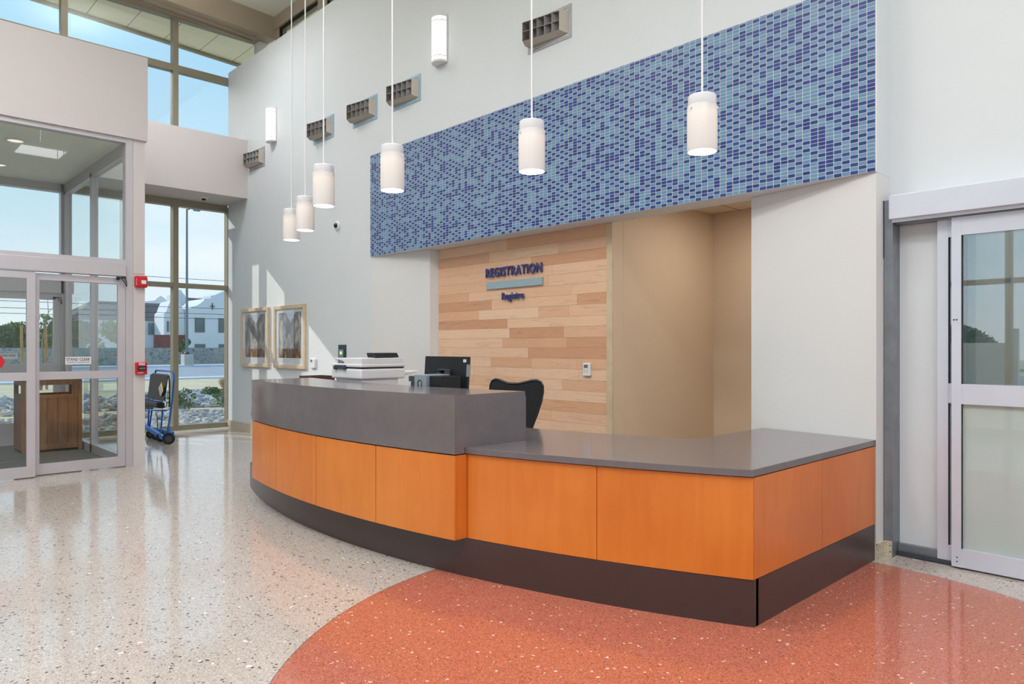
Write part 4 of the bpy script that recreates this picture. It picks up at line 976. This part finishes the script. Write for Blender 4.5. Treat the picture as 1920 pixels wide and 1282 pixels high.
# ------------------------------------------------------------------ rear window wall (behind the camera) seen in the door glass
wb = MB()
for k in range(12):
    x = -2.54+1.53*(k-6)
    if XW < x < XE: wb.box(x-.04, x+.04, YB-.14, YB, 0, 6.3)
wb.box(XW, XE, YB-.14, YB, 0, .12).box(XW, XE, YB-.14, YB, 2.315, 2.39).box(XW, XE, YB-.14, YB, 3.9, 4.0).box(XW, XE, YB-.14, YB, 5.77, 5.87).box(XW, XE, YB-.14, YB, 6.3, 7.5)
struct('trim_rear_window_frame', wb, M['bronze'])
struct('window_6', MB().box(XW, XE, YB-.09, YB-.082, .1, 6.3), M['glass'])
struct('ceiling_rear_canopy', MB().box(-24, 9, -13.6, YB-.15, 6.9, 7.1), M['ext_panel'])  # unseen canopy added to block sun through the rear windows

# ------------------------------------------------------------------ outside
struct('ground_outside', MB().box(-130, 60, -90, 110, -.25, -.15), M['sand'])
struct('road_outside', MB().box(-57, -36.3, -90, 110, -.149, -.135), M['asphalt'])
struct('kerb_near', MB().box(-36.3, -34.9, -90, 110, -.149, -.08), M['kerb'])
struct('kerb_far', MB().box(-60.5, -57., -90, 110, -.149, -.02), M['kerb'])
struct('path_outside', MB().box(-16.2, XW-.14, -12, 2.9, -.149, -.11), M['concrete'])
struct('wall_stone_outside', MB().box(-62.4, -62., -60, 90, -.149, 1.33), M['stonewall'])
struct('road_rear', MB().box(-60, 60, -34, -20, -.149, -.12), M['asphalt'])

# mission style buildings across the road
def wpoly(nm, pts, x, mat, par, th=.5): return MB().prism(pts, x-th, x, axis=0).build(nm, mat, par)
b1 = thing('mission_building', (-76, 29, -.15), 'white mission gable building with cross, right of the light pole', 'building')
Dp = [(26.55, -.15), (26.55, 5.39), (26.79, 5.43), (26.82, 5.57), (27.05, 5.6), (27.35, 5.7), (27.69, 5.92), (27.83, 6.03), (27.93, 6.17), (28.06, 6.21), (28.17, 6.46), (28.61, 6.52), (29.34, 6.55), (29.62, 6.28), (29.93, 6.12), (30.18, 5.92), (30.69, 5.66), (32.5, 5.4), (32.5, -.15)]
wpoly('facade', Dp, -76, M['stucco'], b1, 5.)
for (y0, y1, z0, z1) in ((27.17, 28.19, 2.93, 4.45), (29.6, 30.8, 2.93, 4.47), (27.17, 28.25, .2, 1.72), (29.63, 30.8, .2, 1.72)):
    wn = MB().box(-76.02, -75.96, y0, y1, z0, z1).build('window', M['win_trim'], b1)
    MB().box(-75.96, -75.93, y0+.06, y1-.06, z0+.08, (z0+z1)/2-.03).box(-75.96, -75.93, y0+.06, y1-.06, (z0+z1)/2+.03, z1-.06).build('pane', M['win_dark'], wn)
MB().box(-76., -75.9, 28.935, 28.995, 5.36, 6.04).box(-76., -75.9, 28.72, 29.21, 5.66, 5.72).build('cross', M['darkmetal'], b1)
b2 = thing('mission_building', (-82, 32, -.15), 'tall curved white gable rising behind the cross gable', 'building')
wpoly('facade', [(30.3, -.15), (31.09, 6.9), (31.09, 7.24), (31.5, 7.34), (32.11, 7.63), (32.64, 7.89), (33.8, 8.1), (36, 8.1), (38, 6.5), (38, -.15)], -82, M['stucco'], b2, 4)
MB().prism([(28.3, 4.9), (28.3, 6.85), (30.3, 6.78), (30.9, 4.9)], -81.9, -81.1, axis=0).build('roof', M['rooftile'], b1)
b3 = thing('mission_building', (-84, 28.6, -.15), 'narrow stepped white tower just left of the light pole', 'building')
wpoly('tower', [(27.6, -.15), (27.6, 7.3), (28.23, 7.88), (28.55, 7.86), (28.69, 7.56), (28.91, 7.35), (29.04, 7.09), (29.13, -.15)], -84, M['stucco'], b3, 2)
b4 = thing('mission_building', (-77, 25., -.15), 'white stepped gable building with paired slit windows, mid-left', 'building')
wpoly('facade', [(24.48, -.15), (24.48, 4.81), (24.7, 5.05), (24.86, 5.54), (24.99, 5.88), (25.12, 6.09), (25.32, 6.17), (25.9, 6.18), (26.2, 5.6), (26.5, 4.9), (26.5, -.15)], -77, M['stucco'], b4, 3)
for (y0, y1) in ((24.75, 24.94), (25.06, 25.25)): MB().box(-77.02, -76.95, y0, y1, 2.95, 4.07).build('window', M['win_dark'], b4)
MB().box(-77.02, -76.9, 23.5, 26.5, -.15, 2.65).build('lower_wall', M['redwall'], b4)
MB().box(-76.95, -76.85, 25., 25.6, .3, 1.34).build('door', M['darkmetal'], b4)
MB().box(-77.0, -76.95, 25.2, 25.26, 5.2, 5.7).box(-77.0, -76.95, 25.05, 25.41, 5.42, 5.48).build('cross', M['darkmetal'], b4)
b5 = thing('mission_building', (-80, 22, -.15), 'long low white building with brown tiled roof at left', 'building')
MB().box(-88, -80.2, 17.2, 25.2, -.15, 4.2).build('walls', M['stucco'], b5)
for y0 in (17.9, 19.6, 21.6, 23.90): MB().box(-80.02, -79.95, y0, y0+.2, 2.7, 3.95).box(-80.02, -79.95, y0+.3, y0+.5, 2.7, 3.95).build('window', M['win_dark'], b5)
MB().hexa([(-89, 16.7, 4.15), (-80.05, 16.7, 4.15), (-80.05, 26.2, 4.15), (-89, 26.2, 4.15)], [(-84.5, 19.5, 6.2), (-83.5, 19.5, 6.2), (-83.5, 26.9, 6.2), (-84.5, 26.9, 6.2)]).build('roof', M['rooftile'], b5)
b6 = thing('mission_building', (-92, 27.5, -.15), 'distant white parapet with round crown above brown roof', 'building')
wpoly('parapet', [(26.0, -.15), (26.0, 6.7), (27.2, 6.9), (28.2, 7.05), (28.5, 7.4), (28.9, 7.65), (29.3, 7.4), (29.6, 7.05), (30.6, 6.95), (31.2, 6.7), (31.2, -.15)], -92, M['stucco'], b6, 1)
b7 = thing('house', (-94, 3, -.15), 'low dark-roofed house beyond the stone wall at far left', 'building')
MB().box(-98, -94, -6, 9.5, -.15, 1.6).build('walls', M['stucco_warm'], b7)
MB().hexa([(-99, -7, 1.6), (-93.5, -7, 1.6), (-93.5, 10.5, 1.6), (-99, 10.5, 1.6)], [(-96.5, -5, 3.2), (-95.5, -5, 3.2), (-95.5, 7.5, 3.2), (-96.5, 7.5, 3.2)]).build('roof', M['rooftile'], b7)

# street light
t = thing('street_light', (-57.6, 19.95, -.15), 'tall grey street light pole on concrete base across the road', 'street light')
MB().tube([(-57.6, 20.0, .83), (-57.6, 20.0, 12.15)], [.11, .075], 10).build('pole', M['pole'], t)
MB().tube([(-57.6, 20.0, 12.1), (-57.6, 20.3, 12.25), (-57.6, 20.7, 12.2)], .05, 8).build('arm', M['pole'], t)
MB().box(-57.75, -57.45, 20.5, 21.0, 12.1, 12.22).build('lamp_head', M['pole'], t, bevel=.03)
MB().box(-58., -57.2, 19.68, 20.38, -.15, .83).build('concrete_base', M['concrete'], t, bevel=.02)
MB().lathe([(.2, .83), (.2, .9), (.12, 1.0)], 12, (-57.6, 20., 0)).build('base_plate', M['darkmetal'], t)

# overhead wires on two far poles
for k, (zA, nm) in enumerate([(7.2, 'highest'), (4.75, 'second highest'), (4.25, 'third highest'), (3.85, 'lowest')]):
    pts = [(-62.8, -60+150*i/20, zA+1.2*((i/10-1)**2)*.6) for i in range(21)]
    o = MB().tube(pts, .022, 6).build('overhead_wire', M['darkmetal'], pivot=(-62.8, 0, zA)); tag(o, 'thin dark overhead wire across the road, %s of four' % nm, 'wire', 'overhead wires')
for y in (-60, 90):
    t = thing('utility_pole', (-62.8, y, -.15), 'wooden utility pole far %s beyond the picture' % ('left' if y < 0 else 'right'), 'pole')
    MB().tube([(-62.8, y, -.15), (-62.8, y, 9)], [.16, .11], 10).build('shaft', M['bark'], t); MB().box(-62.85, -62.75, y-.8, y+.8, 7.8, 7.95).build('crossarm', M['bark'], t)

# plants -------------------------------------------------------------
def leafball(center, rad, n, size, mb, rnd, flat=.8):
    for _ in range(n):
        d = Vector((rnd.gauss(0, 1), rnd.gauss(0, 1), rnd.gauss(0, 1))).normalized()*rnd.uniform(.55, 1)**.5
        p = Vector(center)+Vector((d.x*rad, d.y*rad, d.z*rad*flat))
        a = Vector((rnd.gauss(0, 1), rnd.gauss(0, 1), rnd.gauss(0, 1))).normalized()*size; b = a.orthogonal().normalized()*size*.5
        vs = [mb.bm.verts.new(q) for q in (p-a, p+b, p+a, p-b)]; mb.bm.faces.new(vs)
def bush(name, loc, rad, h, n, size, mat, label, cat='bush', group=None, sub=5, trunk=True):
    rnd = random.Random(int(abs(loc[0]*100+loc[1]*31)))
    t = thing(name, loc, label, cat, group, world=False)
    mb = MB()
    for _ in range(sub):
        leafball((rnd.uniform(-.6, .6)*rad, rnd.uniform(-.6, .6)*rad, h*rnd.uniform(.35, .72)), rad*rnd.uniform(.45, .7), n//sub, size, mb, rnd)
    mb.build('foliage', mat, t)
    if trunk:
        st = MB()
        for _ in range(4): st.tube([(0, 0, 0), (rnd.uniform(-.3, .3)*rad, rnd.uniform(-.3, .3)*rad, h*.55)], [.04*h/2, .01], 5)
        st.build('stem', M['bark'], t)
    return t
bs = [(-65.5, 8.6, 1.7, 3.8, 'leaf2', 'dark green'), (-69.2, 11.2, 1.7, 3.9, 'leaf', 'olive green'), (-65.6, 12.4, 1.6, 4.7, 'leaf', 'tall olive green'), (-70, 6.9, 1.7, 3.4, 'leaf2', 'dark low'), (-69.6, 15.6, 1.7, 4.6, 'leaf2', 'dark green'), (-66, 17.6, 1.5, 4.5, 'leaf', 'olive feathery')]
names_ = ['behind the outer sliding door', 'between the two timber stakes', 'behind the bare sapling', 'at the far left picture edge', 'seen through the side glass', 'left of the stepped gable building']
for (x, y, r, h, mm, cl), nn in zip(bs, names_):
    bush('tree', (x, y, -.15), r, h, 2600, .16, M[mm], '%s tree beyond the stone wall, %s' % (cl, nn), 'tree', None, 9)
bush('evergreen_bush', (-60.7, 20.75, -.15), .5, 3.4, 1400, .10, M['leaf2'], 'narrow dark green conifer beside the street light base', 'bush', None, 7)
# sapling with stakes
t = thing('sapling', (-29.5, 5.3, -.15), 'bare multi-stemmed pale sapling between stakes outside', 'tree')
rnd = random.Random(5)
st = MB()
for dx, dy, hh in ((0, -.12, 2.3), (0, .05, 3.3), (.1, .15, 3.1), (-.1, -.02, 2.9)):
    pts = [Vector((-29.5, 5.3, -.15))]
    for k in range(1, 7):
        pts.append(Vector((-29.5+dx*k*.6+rnd.uniform(-.05, .05), 5.3+dy*k*.7+rnd.uniform(-.06, .06), -.15+hh*k/6)))
    st.tube(pts, [.045, .04, .034, .028, .022, .014, .006], 6)
    for k in range(3, 6):
        q = pts[k]; st.tube([q, q+Vector((rnd.uniform(-.3, .3), rnd.uniform(-.35, .35), rnd.uniform(.3, .6)))], [.012, .004], 4)
st.build('stem', M['bark'], t, smooth=True)
for (x, y, nn) in ((-29.9, 4.83, 'left'), (-29.9, 5.55, 'right')):
    s_ = MB().tube([(x, y, -.15), (x+.02, y-.04, 2.12)], .045, 8).build('timber_stake', M['stake'], pivot=(x, y, -.15)); tag(s_, 'slender timber stake %s of the bare sapling outside' % nn, 'stake')
# low shrubs and a grass clump
for (x, y, r, h, lb) in ((-17.75, 6.0, .42, .42, 'low green shrub between the rock beds, right of window mullion'), (-17.1, 6.95, .40, .50, 'low green shrub between rock beds at the window right edge'), (-17.6, 5.1, .36, .40, 'low green shrub between the rock beds, behind evacuation chair'), (-21.8, 8.25, .25, .28, 'tiny green shrub atop the far rock bed')):
    bush('shrub', (x, y, -.15), r, h, 700, .035, M['leaf2'], lb, 'shrub', None, 7, False)
t = thing('grass_clump', (-24.2, 9.75, -.15), 'round dry grass clump at the window right edge', 'grass', world=False); t.location = (-24.2, 9.75, -.15)
gm = MB(); rnd = random.Random(9)
for _ in range(900):
    a = rnd.uniform(0, 2*PI); r = rnd.uniform(.0, .12); L = rnd.uniform(.35, .62); sp = rnd.uniform(.1, .42)
    p = Vector((r*math.cos(a), r*math.sin(a), 0)); q = p+Vector((sp*.6*math.cos(a), sp*.6*math.sin(a), L*.75)); e = p+Vector((sp*math.cos(a), sp*math.sin(a), L*.8))
    n_ = Vector((-math.sin(a), math.cos(a), 0))*.006
    v = [gm.bm.verts.new(w) for w in (p-n_, p+n_, q+n_, q-n_, e)]; gm.bm.faces.new(v[:4]); gm.bm.faces.new((v[3], v[2], v[4]))
o_ = gm.build('blades', M['straw'], t)

# river rocks --------------------------------------------------------
rnd = random.Random(21)
protos = []
for k in range(6):
    bm = bmesh.new(); bmesh.ops.create_icosphere(bm, subdivisions=2, radius=1.)
    for v in bm.verts:
        d = 1+.24*math.sin(3.1*v.co.x+k)+.2*math.sin(4.3*v.co.y+2*k)+.18*math.cos(5*v.co.z+k)+.1*math.sin(9*v.co.x+7*v.co.y+k)
        v.co = v.co*d; v.co.z *= .62; v.co.x *= 1.+.1*k/6
        v.co.z = max(v.co.z, -.35)
    me = bpy.data.meshes.new('rock'); bm.to_mesh(me); bm.free(); me.materials.append(M['rock']); 
    protos.append(me)
spots = []
def inbed(x):
    return (-17.2 < x < -12.6) or (-24.4 < x < -18.5)
while len(spots) < 2300:
    u = rnd.random()
    x = rnd.uniform(-17.2, -13.2) if u < .42 else rnd.uniform(-24.6, -18.5)
    k_ = rnd.random()
    ratio = rnd.uniform(.27, .43) if k_ < .78 else rnd.uniform(.10, .27)
    y = -x*ratio
    if x > -16.3 and y < 2.95: continue
    if x > -13.9 and 3.2 < y < 4.2: continue
    x += .35*math.sin(y*2.1)
    sz = rnd.uniform(.045, .105)*(1.2 if x < -18 else .9)
    spots.append((x, y, sz))
spots.sort(key=lambda s_: -s_[2]/(.7*abs(s_[0])+.7*s_[1]))
vis = spots[:280]; rest = spots[280:]
lastrock = None
for i, (x, y, sz) in enumerate(vis):
    o = bpy.data.objects.new('river_rock', protos[i % 6]); COL.objects.link(o)
    o.location = (x, y, -.15+sz*.18+rnd.uniform(0, .07)); o.scale = (sz*rnd.uniform(.8, 1.3), sz*rnd.uniform(.8, 1.3), sz*rnd.uniform(.8, 1.2)); o.rotation_euler = (rnd.uniform(-.4, .4), rnd.uniform(-.4, .4), rnd.uniform(0, 6.28))
    tag(o, 'pale grey river rock lying in the beds outside the window', 'rock', 'river rocks outside the window')
bmr = bmesh.new()
tmp = bmesh.new()
for i, (x, y, sz) in enumerate(rest):
    b0 = bmesh.new(); b0.from_mesh(protos[i % 6])
    Mx = Matrix.Translation((x, y, -.15+sz*.14)) @ Matrix.Rotation(rnd.uniform(0, 6.28), 4, 'Z') @ Matrix.Rotation(rnd.uniform(-.4, .4), 4, 'X') @ Matrix.Diagonal((sz*1.1, sz*.95, sz, 1))
    b0.transform(Mx); me_ = bpy.data.meshes.new('t'); b0.to_mesh(me_); b0.free(); bmr.from_mesh(me_); bpy.data.meshes.remove(me_)
me = bpy.data.meshes.new('rock_fill'); bmr.to_mesh(me); bmr.free(); me.materials.append(M['rock'])
for p in me.polygons: p.use_smooth = True
o = bpy.data.objects.new('rock_fill', me); COL.objects.link(o); tag(o, 'smaller grey rocks filling the beds between the larger ones', 'rocks', None, 'stuff')
# beyond the rear windows (seen mirrored in the right door)
t = thing('site_fence', (2, -17, -.15), 'white enclosure fence outside the rear windows, seen only mirrored', 'fence')
MB().box(-8.8, -5.2, -17.0, -16.9, -.15, 1.5).build('panel', M['stucco'], t)
MB().box(-4.6, -1.5, -17.0, -16.9, -.15, 1.5).build('panel', M['stucco'], t)
for x in (-8.8, -5.2, -4.6, -1.5): MB().box(x-.08, x+.08, -17.08, -16.84, -.15, 1.95).build('post', M['stucco'], t)
for k, (x, r, h) in enumerate([(-26, 3, 3.5), (-14, 2.5, 3), (-4, 3, 3.2), (8, 3, 3.6)]):
    bush('tree', (x, -48, -.15), r, h, 1500, .25, M['leaf2'], 'distant tree %s behind the rear windows, seen only mirrored' % ['far west', 'west', 'centre', 'east'][k], 'tree', None, 8)

# ------------------------------------------------------------------ fill lamps added out of view to brighten the lobby
c0 = None
lampspots = [(-9.7, 3.0), (-6.3, 1.0), (-3.6, .8), (-.8, .8), (2.0, .8), (-6.4, -1.2), (-3.6, -1.4), (-.8, -1.4), (2.2, -1.4), (1.2, 3.4)]
for i, (x, y) in enumerate(lampspots):
    z = zc(y)-(.82 if x < -9 else 1.3)
    if c0 is None:
        t = thing('fill_lamp', (x, y, z), 'square suspended fill lamp added out of view high in the lobby', 'ceiling light', 'added lobby fill lamps', world=False); c0 = t
        MB().box(-.45, .45, -.45, .45, .02, .10).build('housing', M['white_pl'], t)
        MB().box(-.43, .43, -.43, .43, .0, .02).build('diffuser', M['fill_diffuser'], t)
        MB().tube([(0, 0, .1), (0, 0, .80)], .01).build('stem', M['white_pl'], t)
    else:
        t = copytree(c0); t.location = (x, y, z); t['label'] = 'square suspended fill lamp added out of view high in the lobby'
    L = bpy.data.lights.new('fill_lamp_light', 'AREA'); L.shape = 'SQUARE'; L.size = .86; L.energy = 50.; L.color = (.93, .965, 1.); L.spread = math.radians(160)
    lo = bpy.data.objects.new('fill_lamp_light', L); COL.objects.link(lo); lo.location = (x, y, z-.02)
    L = bpy.data.lights.new('fill_uplight', 'AREA'); L.shape = 'SQUARE'; L.size = .86; L.energy = 40.; L.color = (.95, .975, 1.)
    lo = bpy.data.objects.new('fill_uplight', L); COL.objects.link(lo); lo.location = (x, y, z+.12); lo.rotation_euler = (PI, 0, 0)
# corridor lamp behind the desk, and lamp in the room beyond the right door
for (x, y, z, e, s_) in ((-3.0, 5.9, 2.74, 13., .5), (0.0, 5.9, 2.68, 16., .5)):
    L = bpy.data.lights.new('corridor_lamp_light', 'AREA'); L.shape = 'SQUARE'; L.size = s_; L.energy = e; L.color = (1., .93, .84)
    lo = bpy.data.objects.new('corridor_lamp_light', L); COL.objects.link(lo); lo.location = (x, y, z)
# light of the vestibule downlights
for (x, y) in ((-9.77, 1.51), (-11.2, 1.55), (-9.77, .1)):
    L = bpy.data.lights.new('downlight_light', 'SPOT'); L.energy = 30; L.spot_size = 2.0; L.spot_blend = .8; L.color = (1, .93, .84); L.shadow_soft_size = .07
    lo = bpy.data.objects.new('downlight_light', L); COL.objects.link(lo); lo.location = (x, y, 3.69)

# ------------------------------------------------------------------ sun and sky
SUN = bpy.data.lights.new('sun', 'SUN'); SUN.energy = 3.0; SUN.angle = .009; SUN.color = (1., .95, .86)
so = bpy.data.objects.new('sun', SUN); COL.objects.link(so)
so.rotation_euler = Vector((1.7, 1., -1.13)).to_track_quat('-Z', 'Y').to_euler()
W = bpy.data.worlds.new('sky'); S.world = W; W.use_nodes = True; nt = W.node_tree; nt.nodes.clear()
out = N(nt, 'ShaderNodeOutputWorld'); bg = N(nt, 'ShaderNodeBackground'); nt.links.new(bg.outputs[0], out.inputs[0])
tcw = N(nt, 'ShaderNodeTexCoord'); sw = N(nt, 'ShaderNodeSeparateXYZ'); nt.links.new(tcw.outputs['Generated'], sw.inputs[0])
sky = ramp(nt, sw.outputs[2], [(0., lin((236, 242, 246))), (.05, lin((228, 240, 250))), (.18, lin((206, 232, 248))), (.40, lin((166, 214, 247))), (.75, lin((122, 182, 236))), (1., lin((100, 160, 225)))])
mpw = N(nt, 'ShaderNodeMapping'); mpw.inputs['Scale'].default_value = (1., 1., 5.); nt.links.new(tcw.outputs['Generated'], mpw.inputs[0])
nw = N(nt, 'ShaderNodeTexNoise', i_Scale=2.2, i_Detail=6., i_Roughness=.55); nt.links.new(mpw.outputs[0], nw.inputs[0])
cm = ramp(nt, nw.outputs[0], [(.46, (0, 0, 0)), (.68, (1, 1, 1))])
lowm = ramp(nt, sw.outputs[2], [(0., (1, 1, 1)), (.22, (.8, .8, .8)), (.42, (.12, .12, .12)), (1., (.05, .05, .05))])
f = math_(nt, 'MULTIPLY', cm.outputs[0], lowm.outputs[0]); f = math_(nt, 'MULTIPLY', f, .75)
cc = mixc(nt, f, sky.outputs[0], lin((246, 250, 252)))
nt.links.new(cc, bg.inputs[0]); bg.inputs[1].default_value = 1.1

# ------------------------------------------------------------------ camera
cam = bpy.data.cameras.new('camera'); co_ = bpy.data.objects.new('camera', cam); COL.objects.link(co_); S.camera = co_
cam.sensor_fit = 'HORIZONTAL'; cam.sensor_width = 36.; cam.lens = 1332/1920*36.; cam.shift_y = -(641-651.5)/1920*1.0
cam.clip_start = .05; cam.clip_end = 400
yaw = math.atan((2352-960)/1332.)
co_.location = (0, 0, 1.35); co_.rotation_euler = (PI/2, 0, yaw)
S.view_settings.view_transform = 'Standard'; S.view_settings.look = 'None'; S.view_settings.exposure = 0.; S.view_settings.gamma = 1.; S.view_settings.use_curve_mapping = False
S.cycles.transparent_max_bounces = 24
for o in list(COL.objects):
    for k in ('wx', 'wy', 'wz'):
        if k in o: del o[k]
